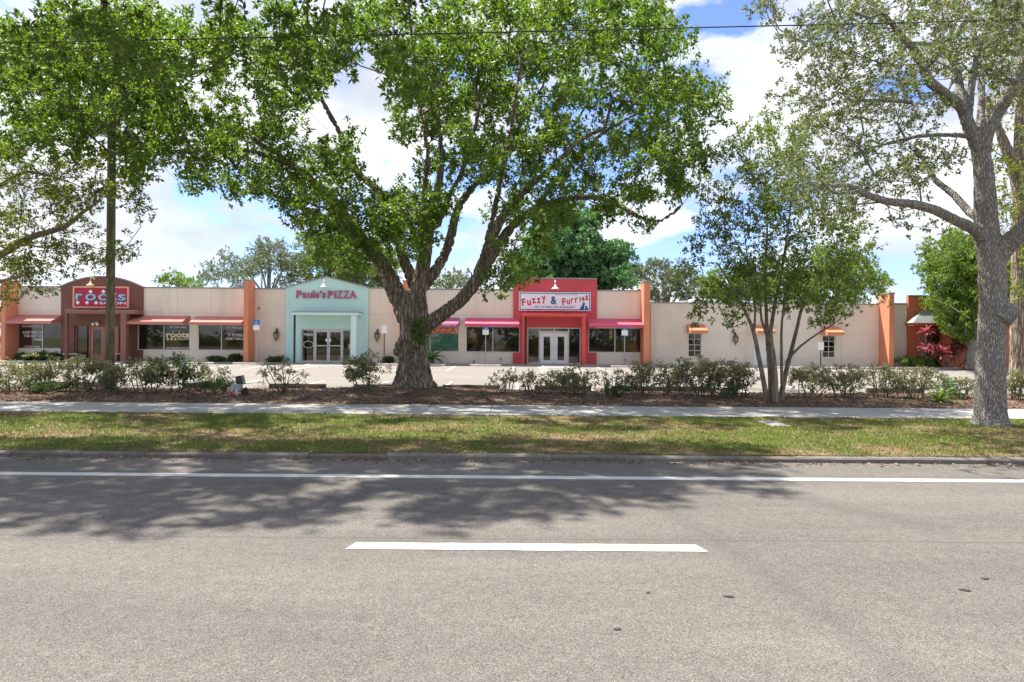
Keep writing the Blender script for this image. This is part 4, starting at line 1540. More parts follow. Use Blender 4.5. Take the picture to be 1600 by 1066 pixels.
def thin_pole(px, pt, d, label, mat='steel', r=0.09):
    c = W(px, pt, d)
    e = empty('light_pole', (c.x, d, 0), label, 'pole', 'light poles behind the shops')
    MB().tube([(c.x, d, 0), (c.x, d, c.z)], [r * 1.4, r], 8).build('pole', M[mat], e, smooth=True)
    MB().box(c.x - 0.5, c.x + 0.12, d - 0.12, d + 0.12, c.z, c.z + 0.1).build('lamp_head', M[mat], e)


thin_pole(409, 403, 62, 'thin grey pole rising in front of the pale tree behind the salon roof')
thin_pole(1155, 388, 60, 'thin white pole behind the tan building roof')

# goods seen through the pet shop glass
M['bag'] = material('printed_bag', (0.62, 0.58, 0.54), 0.5, 0.25, 6.0)
M['bag_green'] = material('green_bag', (0.12, 0.2, 0.12), 0.5, 0.2, 6.0)
M['rust_board'] = material('rust_board', (0.42, 0.17, 0.06), 0.7, 0.3, 3.0)
M['ochre'] = material('ochre_cloth', (0.60, 0.28, 0.07), 0.8, 0.2, 3.0)
M['pinkbed'] = material('dusty_pink_cloth', (0.42, 0.22, 0.2), 0.9, 0.2, 3.0)
M['yellow'] = material('yellow_banner', (0.85, 0.65, 0.03), 0.6)


def pillow(cx, cy, z0, w, d, h, name, mat, label, group=None):
    m = MB()
    n = 10
    pr = []
    vs, fs = [], []
    for j in range(7):
        t = j / 6
        s = math.sin(math.pi * (0.12 + 0.76 * t)) ** 0.45
        for k in range(16):
            a = 2 * math.pi * k / 16
            ca, sa = math.cos(a), math.sin(a)
            q = (abs(ca) ** 5 + abs(sa) ** 5) ** (-0.2)
            vs.append((cx + w / 2 * s * q * ca, cy + d / 2 * s * q * sa, z0 + h * t))
    for j in range(6):
        for k in range(16):
            k2 = (k + 1) % 16
            fs.append((j * 16 + k, j * 16 + k2, (j + 1) * 16 + k2, (j + 1) * 16 + k))
    fs.append(tuple(range(15, -1, -1)))
    fs.append(tuple(6 * 16 + k for k in range(16)))
    m.add(vs, fs)
    return tag(m.build(name, mat, None, smooth=True), label, name.replace('_', ' ').split()[-1], group)


wz = fuz_w[0][2]
yy = D + 0.75
tb = empty('display_table', (X_(770), yy, GZ), 'low display shelf behind the left pet shop window', 'shelf')
MB().box(X_(732), X_(811), D + 0.4, D + 1.2, wz - 0.10, wz - 0.04).build('top', M['door_wood'], tb)
for px in (734, 809):
    MB().box(X_(px) - 0.05, X_(px) + 0.05, D + 0.45, D + 1.15, GZ + 0.01, wz - 0.10).build('leg', M['door_wood'], tb)
k = 0
for px, lv, lab, mt in ((757, 0, 'white pet food bag at the bottom left of the stack behind the glass', 'bag'), (773, 0, 'white pet food bag at the bottom middle of the stack behind the glass', 'bag'),
                        (790, 0, 'green pet food bag lying right of the white stack behind the glass', 'bag_green'), (804, 0, 'green pet food bag lying nearest the red wall behind the glass', 'bag_green'), (760, 1, 'white pet food bag on the second layer, left of the sign post', 'bag'), (780, 1, 'white pet food bag on the second layer, right of the mullion', 'bag'),
                        (762, 2, 'white pet food bag topmost on the left of the stack', 'bag'), (783, 2, 'white pet food bag with red print topmost on the right of the stack', 'bag')):
    pillow(X_(px), D + 0.8, wz - 0.038 + lv * 0.27, 0.62 + 0.1 * (lv > 0), 0.55, 0.26, 'food_bag', M[mt], lab, 'bags stacked behind the pet shop window')
c = W(737.5, 522, D)
tag(MB().box(c.x - 0.38, c.x + 0.38, D + 0.5, D + 0.54, wz + 0.55, Z_(738, 511.5)).build('display_board', M['rust_board'], None), 'rust coloured hanging board at the left end of the pet shop window', 'board')
c = W(956, 520, D)
bn = MB()
vs, fs = [], []
for i in range(9):
    z = Z_(956, 513.5) - 0.62 * i / 8
    for s in (-0.11, 0.11):
        vs.append((c.x + s, D + 0.3 + 0.02 * math.sin(i), z))
for i in range(8):
    fs.append((2 * i, 2 * i + 1, 2 * i + 3, 2 * i + 2))
bn.add(vs + [(a, b + 0.01, z) for a, b, z in vs], fs + [tuple(reversed([q + 18 for q in f])) for f in fs])
tag(bn.build('banner', M['yellow'], None), 'narrow yellow banner hanging beside the right pet shop mullion', 'banner')
wz = fuz_w[1][2]
pillow(X_(942), D + 0.9, GZ + 0.012, 1.6, 1.0, 0.95, 'pet_bed', M['pinkbed'], 'dusty pink cushioned pet bed stack behind the right pet shop window')
pillow(X_(987), D + 0.9, GZ + 0.012, 1.2, 0.9, 1.35, 'pet_couch', M['ochre'], 'ochre pet couch behind the right pet shop window')
pillow(X_(832), D + 1.0, GZ + 0.012, 0.5, 0.5, 0.6, 'toy_bin', M['ochre'], 'ochre toy bin behind the left side light of the red entry')

# ------------------------------------------------------------------ parking furniture
def copy_thing(src, loc, label):
    o = src.copy()
    COL.objects.link(o)
    o.location = loc
    o['label'] = label
    for ch in src.children:
        c2 = ch.copy()
        COL.objects.link(c2)
        c2.parent = o
        for g in ch.children:
            g2 = g.copy()
            COL.objects.link(g2)
            g2.parent = c2
    return o


def stop_mesh(L, mat, name):
    h, w = 0.13, 0.17
    m = MB()
    n = 12
    r_ = random.Random(int(L * 100))
    prof = [(-w / 2, 0), (w / 2, 0), (w / 2 - 0.02, h * 0.6), (w / 2 - 0.05, h), (-w / 2 + 0.05, h), (-w / 2 + 0.02, h * 0.6)]
    vs = []
    for i in range(n + 1):
        x = -L / 2 + L * i / n
        for k, (a, b) in enumerate(prof):
            j = r_.uniform(-0.006, 0.006) if 0 < i < n else 0
            vs.append((x, a + j, b + (j if b > 0 else 0)))
    fs = []
    for i in range(n):
        for k in range(6):
            k2 = (k + 1) % 6
            fs.append((i * 6 + k, (i + 1) * 6 + k, (i + 1) * 6 + k2, i * 6 + k2))
    fs += [tuple(range(6)), tuple(n * 6 + k for k in range(5, -1, -1))]
    m.add(vs, fs)
    o = m.build(name, mat, None)
    return o


first = None
front = [(15, 'in front of the far left orange pilaster'), (243, 'in front of the maroon entry wall, right of the pole'), (310, 'below the last salon window, left one'), (388, 'at the foot of the pilaster beside the mint entry'),
         (612, 'in front of the round shrub right of the mint entry'), (672, 'below the teal pizza window and the palm'), (759, 'below the left pet shop window with the sign post'),
         (979, 'below the right pet shop window with the sign post'), (1060, 'left of the barred tan wall window'), (1128, 'left of the white door'), (1232, 'right of the multi-stemmed tree trunk'), (1308, 'below the right tan wall window'), (1355, 'beside the last orange pilaster')]
for px, txt in front:
    x = (px - 800) / F * 40.7
    o = stop_mesh(1.85, M['stop'], 'wheel_stop') if first is None else first.copy()
    if first is None:
        first = o
    else:
        COL.objects.link(o)
    o.location = (x, 40.75, 0.05)
    o.rotation_euler = (0, 0, rs.uniform(-0.015, 0.015))
    tag(o, 'pale concrete wheel stop ' + txt, 'wheel stop', 'wheel stops along the shops')
first = None
for px, txt in ((465, 'behind the sparse shrub left of the oak'), (598, 'just left of the oak trunk'), (736, 'just right of the oak trunk'), (880, 'behind the shrubs facing the red entry'), (1000, 'behind the shrubs right of the red entry'),
                (1075, 'behind the thick hedge left of the multi-stemmed tree'), (1400, 'behind the shrubs left of the grey oak trunk'), (330, 'behind the shrubs left of the grey utility box'), (120, 'behind the hedge left of the pole')):
    x = (px - 800) / F * 22.0
    o = stop_mesh(1.83, M['stop_shade'], 'wheel_stop') if first is None else first.copy()
    if first is None:
        first = o
        o.scale = (1, 1, 1.5)
    else:
        COL.objects.link(o)
    o.location = (x, 22.05, 0.05)
    o.rotation_euler = (0, 0, rs.uniform(-0.03, 0.03))
    tag(o, 'dark shade-coloured wheel stop ' + txt, 'wheel stop', 'wheel stops along the planting bed')


def hc_sign(px, py, d, label, blue=True, zbase=0.15, dark_post=False):
    c = W(px, py, d)
    e = empty('parking_sign', (c.x, d, zbase), label, 'sign', 'parking signs on posts')
    MB().tube([(c.x, d, zbase), (c.x, d, c.z + (0.3 if blue else 0.2))], 0.035, 6).build('post', M['iron' if dark_post else 'steel'], e)
    zt = c.z + 0.36
    if blue:
        MB().box(c.x - 0.20, c.x + 0.20, d - 0.045, d - 0.036, zt - 0.32, zt).build('blue_plate', M['hc_blue'], e)
        MB().box(c.x - 0.19, c.x + 0.19, d - 0.045, d - 0.036, zt - 0.64, zt - 0.33).build('white_plate', M['vinyl'], e)
        g = MB()
        y = d - 0.049
        zc = zt - 0.16
        pts = [(c.x + 0.07 * math.cos(a), y, zc - 0.05 + 0.07 * math.sin(a)) for a in [math.pi * (0.75 + 1.3 * i / 14) for i in range(15)]]
        g.tube(pts, 0.012, 4)
        g.tube([(c.x - 0.01, y, zc + 0.07), (c.x, y, zc - 0.03), (c.x + 0.06, y, zc - 0.035), (c.x + 0.085, y, zc - 0.10)], 0.014, 4)
        g.tube([(c.x - 0.01, y, zc + 0.03), (c.x + 0.05, y, zc + 0.03)], 0.011, 4)
        g.lathe((c.x - 0.012, y, zc + 0.08), [(0.01, 0), (0.024, 0.012), (0.024, 0.03), (0.01, 0.04)], 8)
        g.build('wheelchair_symbol', M['vinyl'], e)
    else:
        MB().box(c.x - 0.17, c.x + 0.17, d - 0.045, d - 0.036, zt - 0.48, zt).build('white_plate', M['vinyl'], e)
    return e


hc_sign(401, 509, 41.6, 'blue and white accessible parking sign beside the orange pilaster', True)
hc_sign(759, 516, 41.6, 'blue and white accessible parking sign before the left pet shop window', True)
hc_sign(976, 517, 41.6, 'blue and white accessible parking sign before the right pet shop window', True)
hc_sign(600.5, 518, 41.6, 'pale blank parking sign on dark post beside the oak trunk', False, dark_post=True)
hc_sign(1282.5, 544, 41.6, 'small white sign on a dark post before the right tan wall window', False, dark_post=True)

# bench by the salon door
c = W(112, 556, D - 0.5)
e = empty('bench', (c.x, D - 0.5, GZ), 'small green topped bench beside the salon door', 'bench')
M['green_paint'] = material('green_paint', (0.10, 0.24, 0.12), 0.6)
M['red_paint'] = material('red_paint', (0.38, 0.03, 0.035), 0.5)
for k in range(4):
    MB().box(c.x - 0.42, c.x + 0.42, D - 0.74 + k * 0.12, D - 0.64 + k * 0.12, GZ + 0.44, GZ + 0.475).build('slat', M['green_paint'], e)
MB().box(c.x - 0.40, c.x + 0.40, D - 0.73, D - 0.30, GZ + 0.39, GZ + 0.438).build('frame', M['white'], e)
for sx in (-0.34, 0.34):
    for sy in (-0.70, -0.36):
        MB().box(c.x + sx - 0.03, c.x + sx + 0.03, D + sy - 0.03, D + sy + 0.03, GZ, GZ + 0.388).build('leg', M['black'], e)
c = W(184, 556, D - 0.45)
e = empty('planter_table', (c.x, D - 0.45, GZ), 'small white topped black table right of the salon door', 'table')
MB().lathe((c.x, D - 0.45, GZ), [(0.28, 0.42), (0.30, 0.43), (0.30, 0.46), (0.28, 0.465)], 20).build('top', M['white'], e)
MB().lathe((c.x, D - 0.45, GZ), [(0.2, 0), (0.2, 0.03), (0.05, 0.06), (0.05, 0.42)], 14).build('pedestal', M['black'], e)

# utility pole and cable
M['pole'] = bark_material('weathered_pole', (0.13, 0.11, 0.08), (0.33, 0.285, 0.215), 14, 0.08, 0.4, (0.19, 0.20, 0.13))
pc = W(172, 560, 20.3)
e = empty('utility_pole', (pc.x, 20.3, 0.1), 'weathered round wooden utility pole standing in the hedge in front of the salon', 'pole')
MB().tube([(pc.x, 20.3, 0.0), (pc.x, 20.3, 4.5), (pc.x, 20.3, 8.8)], [0.128, 0.12, 0.11], 16).build('shaft', M['pole'], e, smooth=True)
pts = []
CD = 12.3
a, b = W(300, 53, CD), W(1600, 23, CD)
for i in range(61):
    t = i / 60
    x = -34 + 70 * t
    z = a.z + (b.z - a.z) * (x - a.x) / (b.x - a.x) - 0.1 * math.sin(math.pi * t)
    pts.append((x, CD, z))
tag(MB().tube(pts, 0.012, 5).build('power_cable', M['black'], None), 'thin dark overhead cable crossing the sky between the trees', 'cable')

# irrigation control box on pipes
c = W(370, 603, 18.6)
zb = bed_z(c.x, 18.6)
M['grey_box'] = material('grey_box_paint', (0.40, 0.43, 0.42), 0.5, 0.15, 6.0)
M['pvc'] = material('white_pipe', (0.72, 0.71, 0.68), 0.4, 0.1, 8.0)
M['post_wood'] = material('old_post_wood', (0.10, 0.07, 0.05), 0.95, 0.3, 7.0)
e = empty('control_box', (c.x, 18.6, zb), 'grey tilted irrigation control box on white pipes in the mulch bed', 'control box')


def tilted_box(w, d, h, cx_, cy_, cz_, ang, mat, name):
    m = MB().box(-w / 2, w / 2, -d / 2, d / 2, -h / 2, h / 2)
    ca, sa = math.cos(ang), math.sin(ang)
    m.v = [(cx_ + x * ca - z * sa, cy_ + y, cz_ + x * sa + z * ca) for x, y, z in m.v]
    return m.build(name, M[mat], e, bevel=0.012)


zq = c.z
tilted_box(0.27, 0.16, 0.17, c.x + 0.02, 18.55, zq - 0.03, -0.05, 'grey_box', 'cabinet')
tilted_box(0.14, 0.12, 0.22, c.x + 0.05, 18.62, zq + 0.16, 0.22, 'iron', 'timer_box')
tilted_box(0.16, 0.10, 0.25, c.x + 0.09, 18.70, zq + 0.15, 0.22, 'grey_box', 'cabinet_back')
MB().tube([(c.x - 0.09, 18.5, zb - 0.05), (c.x - 0.09, 18.5, zb + 0.16), (c.x - 0.06, 18.5, zb + 0.22), (c.x - 0.02, 18.52, zb + 0.30), (c.x - 0.02, 18.54, zq - 0.1)], 0.032, 10).build('pipe', M['pvc'], e, smooth=True)
MB().tube([(c.x + 0.05, 18.48, zb - 0.05), (c.x + 0.05, 18.48, zq - 0.1)], 0.03, 10).build('pipe', M['pvc'], e, smooth=True)
MB().tube([(c.x - 0.12, 18.56, zq - 0.05), (c.x - 0.20, 18.56, zq - 0.06), (c.x - 0.21, 18.56, zq - 0.17)], 0.03, 10).build('pipe_elbow', M['pvc'], e, smooth=True)
for dx in (0.13, 0.24):
    p = MB().tube([(c.x + dx + 0.04, 18.74, zb - 0.05), (c.x + dx - 0.05, 18.70, zq - 0.06)], 0.05, 6)
    p.build('wood_post', M['post_wood'], e)
c2 = W(361, 624, 18.3)
zc = bed_z(c2.x, 18.3)
e2 = empty('marker_cap', (c2.x, 18.3, zc), 'bright red marker cap at the foot of the grey control box', 'marker')
MB().lathe((c2.x, 18.3, zc - 0.02), [(0.06, 0), (0.055, 0.05), (0.035, 0.11), (0.03, 0.15), (0.012, 0.16)], 12).build('cap', M['red_paint'], e2)
MB().lathe((c2.x, 18.3, zc - 0.03), [(0.12, 0), (0.12, 0.03), (0.10, 0.035)], 14).build('collar', M['black'], e2)

# water meter lid in the grass
g = ground_pt(1210, 663, 0.09)
e = empty('meter_cover', (g.x, g.y, 0.09), 'pale concrete water meter lid set in the grass strip', 'meter cover')
MB().box(g.x - 0.19, g.x + 0.19, g.y - 0.42, g.y + 0.42, 0.07, 0.112).build('frame', M['concrete'], e, bevel=0.01)
MB().box(g.x - 0.13, g.x + 0.13, g.y - 0.34, g.y + 0.34, 0.10, 0.122).build('lid', M['slab'] if 'slab' in M else slabm[0], e, bevel=0.008)

# leaves lying on the road
M['brown_leaf'] = material('brown_leaf', (0.055, 0.042, 0.034), 0.85, 0.2, 30.0)
for px, py, rz, s, txt in ((968, 984, 0.1, 0.055, 'below the right end of the dashed line'), (1141, 933, -0.15, 0.09, 'right of and below the dashed line end, thin'), (1510, 923, -0.4, 0.09, 'lower of the pair near the right edge'), (1542, 905, 0.1, 0.07, 'upper of the pair near the right edge'), (1016, 927, 0.2, 0.04, 'small, halfway below the dashed line end')):
    q = ground_pt(px, py)
    s *= 0.45
    vs, fs = [], []
    for i in range(7):
        t = i / 6
        wdt = s * 0.55 * math.sin(math.pi * (0.06 + 0.9 * t)) * (0.6 if 'thin' in txt else 1)
        x = (t - 0.5) * 2 * s
        vs += [(x, -wdt, 0.005 + 0.004 * t), (x, 0, 0.003 + 0.003 * math.sin(3 * t)), (x, wdt, 0.006 + 0.003 * t)]
    for i in range(6):
        for k in range(2):
            fs.append((i * 3 + k, (i + 1) * 3 + k, (i + 1) * 3 + k + 1, i * 3 + k + 1))
    o = MB().add(vs, fs).build('fallen_leaf', M['brown_leaf'], None)
    o.location = (q.x, q.y, 0.0)
    o.rotation_euler = (0, 0, rz)
    tag(o, 'dry brown leaf lying on the road ' + txt, 'leaf', 'leaves lying on the road')

# ------------------------------------------------------------------ trees
BARK = {
    'oak': bark_material('oak_bark', (0.09, 0.07, 0.052), (0.46, 0.375, 0.295), 12.0, 0.12, 1.0, (0.12, 0.115, 0.085)),
    'grey': bark_material('grey_oak_bark', (0.20, 0.175, 0.155), (0.60, 0.555, 0.505), 34.0, 0.2, 1.0, (0.50, 0.46, 0.41)),
    'myrtle': bark_material('smooth_tan_bark', (0.15, 0.115, 0.085), (0.33, 0.265, 0.20), 9.0, 0.12, 0.35, (0.16, 0.15, 0.11)),
    'twig': bark_material('twig_bark', (0.075, 0.06, 0.047), (0.23, 0.19, 0.15), 14.0, 0.5, 0.4),
    'palm': bark_material('palm_bark', (0.10, 0.08, 0.06), (0.28, 0.23, 0.17), 10.0, 1.6, 0.8),
}
LEAF = {
    'oak': leaf_material('oak_leaf', (0.029, 0.066, 0.014), (0.122, 0.198, 0.034), (1.65, 1.7, 0.55), 0.48, 0.6),
    'live': leaf_material('live_oak_leaf', (0.06, 0.085, 0.036), (0.19, 0.21, 0.105), (1.3, 1.4, 0.75), 0.4),
    'myrtle': leaf_material('myrtle_leaf', (0.05, 0.09, 0.022), (0.15, 0.20, 0.055), (1.5, 1.6, 0.6), 0.45),
    'yellow': leaf_material('yellow_green_leaf', (0.07, 0.10, 0.02), (0.17, 0.20, 0.04), (1.6, 1.6, 0.5), 0.45),
    'bright': leaf_material('bright_leaf', (0.06, 0.115, 0.02), (0.15, 0.225, 0.04), (1.55, 1.6, 0.5), 0.45),
    'deep': leaf_material('deep_green_leaf', (0.04, 0.11, 0.04), (0.13, 0.25, 0.11), (1.3, 1.6, 0.7), 0.35, 0.5),
    'dull': leaf_material('dull_leaf', (0.07, 0.10, 0.05), (0.16, 0.19, 0.10), (1.2, 1.3, 0.8), 0.35),
    'shrub': leaf_material('shrub_leaf', (0.10, 0.12, 0.055), (0.29, 0.285, 0.165), (1.3, 1.35, 0.7), 0.35, 0.6),
    'shrub_dk': leaf_material('dark_shrub_leaf', (0.045, 0.085, 0.025), (0.10, 0.16, 0.055), (1.3, 1.4, 0.7), 0.35),
    'red': leaf_material('crimson_leaf', (0.14, 0.035, 0.05), (0.42, 0.14, 0.16), (1.4, 0.8, 0.8), 0.4, 0.5),
    'palm': leaf_material('palm_leaf', (0.06, 0.10, 0.03), (0.16, 0.20, 0.07), (1.3, 1.4, 0.7), 0.35),
    'cycad': leaf_material('cycad_leaf', (0.03, 0.10, 0.02), (0.09, 0.21, 0.03), (1.3, 1.5, 0.6), 0.35, 0.6),
    'lime': leaf_material('lime_leaf', (0.09, 0.16, 0.03), (0.20, 0.29, 0.07), (1.3, 1.4, 0.6), 0.4),
}


def limb_px(pts):
    """(px, py, depth, radius) list -> arrays"""
    return smooth_line([W(a, b, c) for a, b, c, r in pts], [r for a, b, c, r in pts], 0.3)


def tree(name, label, base, limbs, A, leaf, bark, lp, seed, group=None, voxel=None, relief=0.0, extra=None, step=0.45, tip=0.007,
         sides=12, droop=0.0, wander=0.12, branch_bark=None, freq=6.0, cat='tree', trunk_name='trunk', skip=0):
    """lp: per-cluster tufts, spread, leaves per tuft, leaf length, leaf half width"""
    rg_ = np.random.default_rng(seed)
    e = empty(name, base, label, cat, group)
    mb = MB()
    if extra:
        extra(mb)
    for Lp, Lr in limbs[skip:]:
        mb.tube(Lp.tolist(), Lr.tolist(), sides)
    wood_mesh(trunk_name, BARK[bark], e, mb, voxel, relief, freq=freq)
    seg = grow(limbs, A, rg_, step=step, tip=tip, droop=droop, wander=wander)
    stuff(seg_mesh('branches', BARK[branch_bark or bark], e, seg))
    g = tufts(rg_, A, lp[0], lp[1], lp[2], lp[3], lp[4])
    stuff(leaf_object('crown', LEAF[leaf], e, g, rg_))
    return e


# ---- the big oak in the middle
TD = 20.5
tb = W(645, 613, TD)
tbz = bed_z(tb.x, TD)


def oak_limbs():
    d = TD
    L = []
    L.append([(646, 620, d, 0.52), (644, 560, d, 0.42), (644, 520, d, 0.40), (648, 480, d, 0.36), (655, 445, d - 0.1, 0.28), (664, 400, d - 0.1, 0.24), (670, 355, d, 0.21), (684, 300, d + 0.2, 0.16), (690, 240, d + 0.3, 0.11), (686, 170, d + 0.4, 0.07), (700, 100, d + 0.6, 0.05)])
    L.append([(640, 500, d, 0.30), (625, 462, d, 0.26), (610, 430, d + 0.1, 0.235), (590, 402, d + 0.2, 0.23), (560, 368, d, 0.205), (534, 332, d - 0.2, 0.18), (506, 300, d - 0.5, 0.16), (478, 274, d - 0.8, 0.12), (440, 245, d - 1.2, 0.09), (390, 215, d - 1.6, 0.08)])
    L.append([(632, 500, d + 0.1, 0.26), (610, 450, d + 0.7, 0.22), (592, 412, d + 1.2, 0.20), (560, 380, d + 1.6, 0.17), (518, 348, d + 2.0, 0.15), (484, 330, d + 2.2, 0.13), (446, 314, d + 2.4, 0.11), (405, 290, d + 2.6, 0.09), (370, 262, d + 2.6, 0.08)])
    L.append([(650, 450, d + 0.1, 0.24), (628, 398, d + 0.6, 0.19), (616, 355, d + 0.8, 0.17), (604, 325, d + 0.9, 0.16), (588, 295, d + 1.0, 0.15), (558, 268, d + 1.2, 0.13), (535, 215, d + 1.5, 0.11), (500, 150, d + 1.7, 0.09), (480, 90, d + 2, 0.07)])
    L.append([(655, 455, d + 0.2, 0.24), (684, 418, d + 0.4, 0.20), (702, 380, d + 0.6, 0.18), (714, 330, d + 0.8, 0.15), (738, 294, d + 1.1, 0.13), (768, 266, d + 1.4, 0.11), (800, 220, d + 1.6, 0.09), (830, 160, d + 1.9, 0.07)])
    L.append([(682, 355, d + 0.1, 0.15), (700, 310, d - 0.5, 0.12), (713, 288, d - 0.9, 0.10), (735, 230, d - 1.5, 0.08), (750, 160, d - 2.2, 0.07)])
    L.append([(652, 520, d, 0.28), (680, 499, d - 0.1, 0.26), (714, 474, d - 0.3, 0.24), (738, 448, d - 0.5, 0.23), (752, 420, d - 0.6, 0.22), (768, 375, d - 0.8, 0.18), (790, 330, d - 1.0, 0.15), (820, 298, d - 1.3, 0.12), (862, 262, d - 1.6, 0.10), (905, 220, d - 2.0, 0.085), (945, 200, d - 2.3, 0.075)])
    L.append([(745, 440, d - 0.4, 0.22), (772, 395, d + 0.1, 0.19), (800, 354, d + 0.5, 0.17), (838, 326, d + 0.8, 0.15), (880, 312, d + 0.9, 0.13), (920, 308, d + 0.8, 0.12), (957, 316, d + 0.6, 0.105), (997, 338, d + 0.4, 0.095), (1032, 346, d + 0.2, 0.08), (1066, 320, d, 0.06)])
    L.append([(840, 325, d + 0.8, 0.11), (880, 270, d + 1.2, 0.09), (930, 218, d + 1.5, 0.08), (972, 190, d + 1.8, 0.07), (1030, 160, d + 2, 0.06)])
    L.append([(478, 274, d - 0.8, 0.10), (430, 248, d - 1.6, 0.09), (362, 232, d - 2.4, 0.085), (285, 238, d - 3.0, 0.075), (225, 225, d - 3.4, 0.065), (160, 190, d - 3.8, 0.06), (90, 160, d - 4.2, 0.055)])
    L.append([(300, 236, d - 2.9, 0.07), (275, 190, d - 3.0, 0.06), (220, 120, d - 3.2, 0.055), (150, 70, d - 3.4, 0.05)])
    L.append([(664, 400, d - 0.1, 0.2), (660, 340, d - 1.5, 0.12), (668, 240, d - 3.0, 0.085), (650, 130, d - 4.8, 0.06), (640, 10, d - 6.4, 0.045)])
    L.append([(752, 420, d - 0.6, 0.16), (770, 340, d - 2.2, 0.10), (795, 220, d - 3.8, 0.075), (820, 60, d - 6, 0.05)])
    return [limb_px([(a, b, c, r * 0.88) for a, b, c, r in p]) for p in L]


OL = oak_limbs()


def oak_extra(mb):
    def mod(a, z):
        fl = max(0.0, 1 - z / 1.0)
        k = 1 + fl ** 1.5 * (0.12 * math.sin(5 * a + 0.6) + 0.10 * math.sin(3 * a + 2.1) + 0.07 * math.sin(9 * a)) + 0.035 * math.sin(7 * a + z * 1.3) + 0.03 * math.sin(4 * a - z * 2.0)
        return k
    prof = [(0.70, -0.35), (0.64, -0.05), (0.575, 0.10), (0.53, 0.25), (0.495, 0.45), (0.462, 0.75), (0.445, 1.1), (0.425, 1.5), (0.42, 1.9), (0.425, 2.3), (0.41, 2.6), (0.32, 2.9)]
    mb.lathe((tb.x, TD, tbz), prof, 40, mod)
    for px, py, dd, r in ((625, 540, -0.25, 0.17), (621, 549, -0.1, 0.15), (630, 555, -0.3, 0.14), (650, 537, -0.45, 0.15), (628, 530, -0.3, 0.13), (641, 545, -0.45, 0.11)):
        c = W(px, py, TD + dd)
        mb.lathe((c.x, c.y, c.z), [(r * 0.3, -r), (r * 0.75, -r * 0.7), (r, 0), (r * 0.75, r * 0.7), (r * 0.3, r)], 12)


OAK = [(40, 80, 55), (110, 55, 55), (180, 50, 50), (55, 150, 58), (130, 130, 60), (200, 110, 55), (265, 60, 45), (250, 150, 50), (90, 215, 48), (35, 215, 45), (170, 205, 50), (235, 215, 45), (285, 185, 38), (205, 250, 32), (295, 268, 28),
       (330, 100, 36), (355, 50, 40), (425, 50, 42), (410, 120, 36), (345, 180, 34), (375, 215, 38), (335, 255, 36), (385, 285, 36), (430, 240, 48), (440, 180, 42), (480, 120, 34), (500, 50, 42), (570, 30, 38), (525, 95, 20), (615, 60, 36), (640, 110, 36),
       (690, 60, 50), (760, 40, 55), (830, 40, 50), (900, 40, 50), (960, 35, 48), (1015, 40, 35), (1060, 62, 26), (615, 190, 28), (660, 165, 40), (720, 130, 50), (790, 110, 50), (860, 110, 50), (930, 110, 50), (1000, 100, 40), (700, 210, 40), (760, 190, 50),
       (830, 190, 48), (900, 175, 42), (985, 150, 36), (1050, 140, 36), (1095, 130, 32), (1112, 165, 24), (490, 250, 38), (540, 225, 28), (545, 290, 32), (500, 300, 36), (455, 300, 30), (590, 318, 24), (560, 340, 36), (505, 365, 34), (525, 395, 28), (600, 362, 30),
       (640, 320, 34), (640, 372, 32), (690, 275, 34), (740, 255, 38), (800, 250, 42), (860, 245, 40), (785, 330, 28), (845, 300, 36), (835, 360, 38), (805, 408, 36), (775, 438, 22), (865, 335, 30), (900, 275, 36), (940, 235, 34), (995, 215, 38), (1050, 190, 40), (1090, 215, 32), (1080, 268, 32), (1030, 255, 34), (985, 285, 30), (935, 325, 20), (962, 335, 20), (1015, 338, 16), (1060, 308, 26), (1000, 300, 24)]
OAK += [(1000, 12, 30), (940, 6, 30), (860, 6, 30), (1042, 30, 24), (780, 6, 30), (700, 8, 28), (620, 8, 26)]
OAKF = [(540, 350, 30), (600, 378, 28), (650, 345, 34), (560, 395, 20), (702, 322, 24), (640, 398, 16), (470, 330, 22), (610, 320, 26), (520, 320, 26)]
rg1 = np.random.default_rng(21)
A = blob_points(rg1, OAK, TD + 0.4, 2.6, 1.0, (15.5, 27))
far = blob_points(rg1, [b for b in OAK if b[1] < 130 and b[0] < 760], TD - 5, 3.0, 0.36, (10.5, 24))
hid = []
while len(hid) < 620:
    d = rg1.uniform(8.6, 14.5)
    X = rg1.uniform(-16, -0.9)
    lim = CH + (HZ + 60) / F * d
    z = lim + rg1.uniform(0.1, 2.2)
    if ((X + 6.6) / 9.6) ** 2 + ((d - 19) / 10.3) ** 2 < 1 and z < 15.5:
        hid.append((X, d, z))
lf = blob_points(rg1, [b for b in OAK if b[0] < 300 and b[1] > 30], 16.8, 1.4, 0.16, (13, 19.5))
ff_ = blob_points(rg1, OAKF, 18.6, 0.9, 0.75, (16.5, 20))
A = np.concatenate([A, far, lf, ff_, np.array(hid)])
print('oak attractors', len(A))
oak = tree('oak_tree', 'huge broad oak with thick furrowed trunk standing in the mulch bed at the centre', (tb.x, TD, tbz), OL, A, 'oak', 'oak', (13, 0.42, 11, 0.124, 0.031), 31,
           voxel=0.034, relief=0.095, extra=oak_extra, skip=0, branch_bark='twig', freq=8.5)
k0 = W(649, 536, TD - 0.62)
MB().lathe((0, 0, 0), [(0.085, 0), (0.08, 0.02), (0.04, 0.03)], 14)
kb = MB()
n = 14
kb.add([(k0.x + 0.085 * math.cos(2 * math.pi * i / n), k0.y + 0.01 * math.sin(i), k0.z + 0.075 * math.sin(2 * math.pi * i / n)) for i in range(n)] + [(k0.x, k0.y - 0.02, k0.z)] + [(k0.x + 0.12 * math.cos(2 * math.pi * i / n), k0.y + 0.25, k0.z + 0.11 * math.sin(2 * math.pi * i / n)) for i in range(n)],
       [(i, (i + 1) % n, n) for i in range(n)] + [((i + 1) % n, i, n + 1 + i, n + 1 + (i + 1) % n) for i in range(n)])
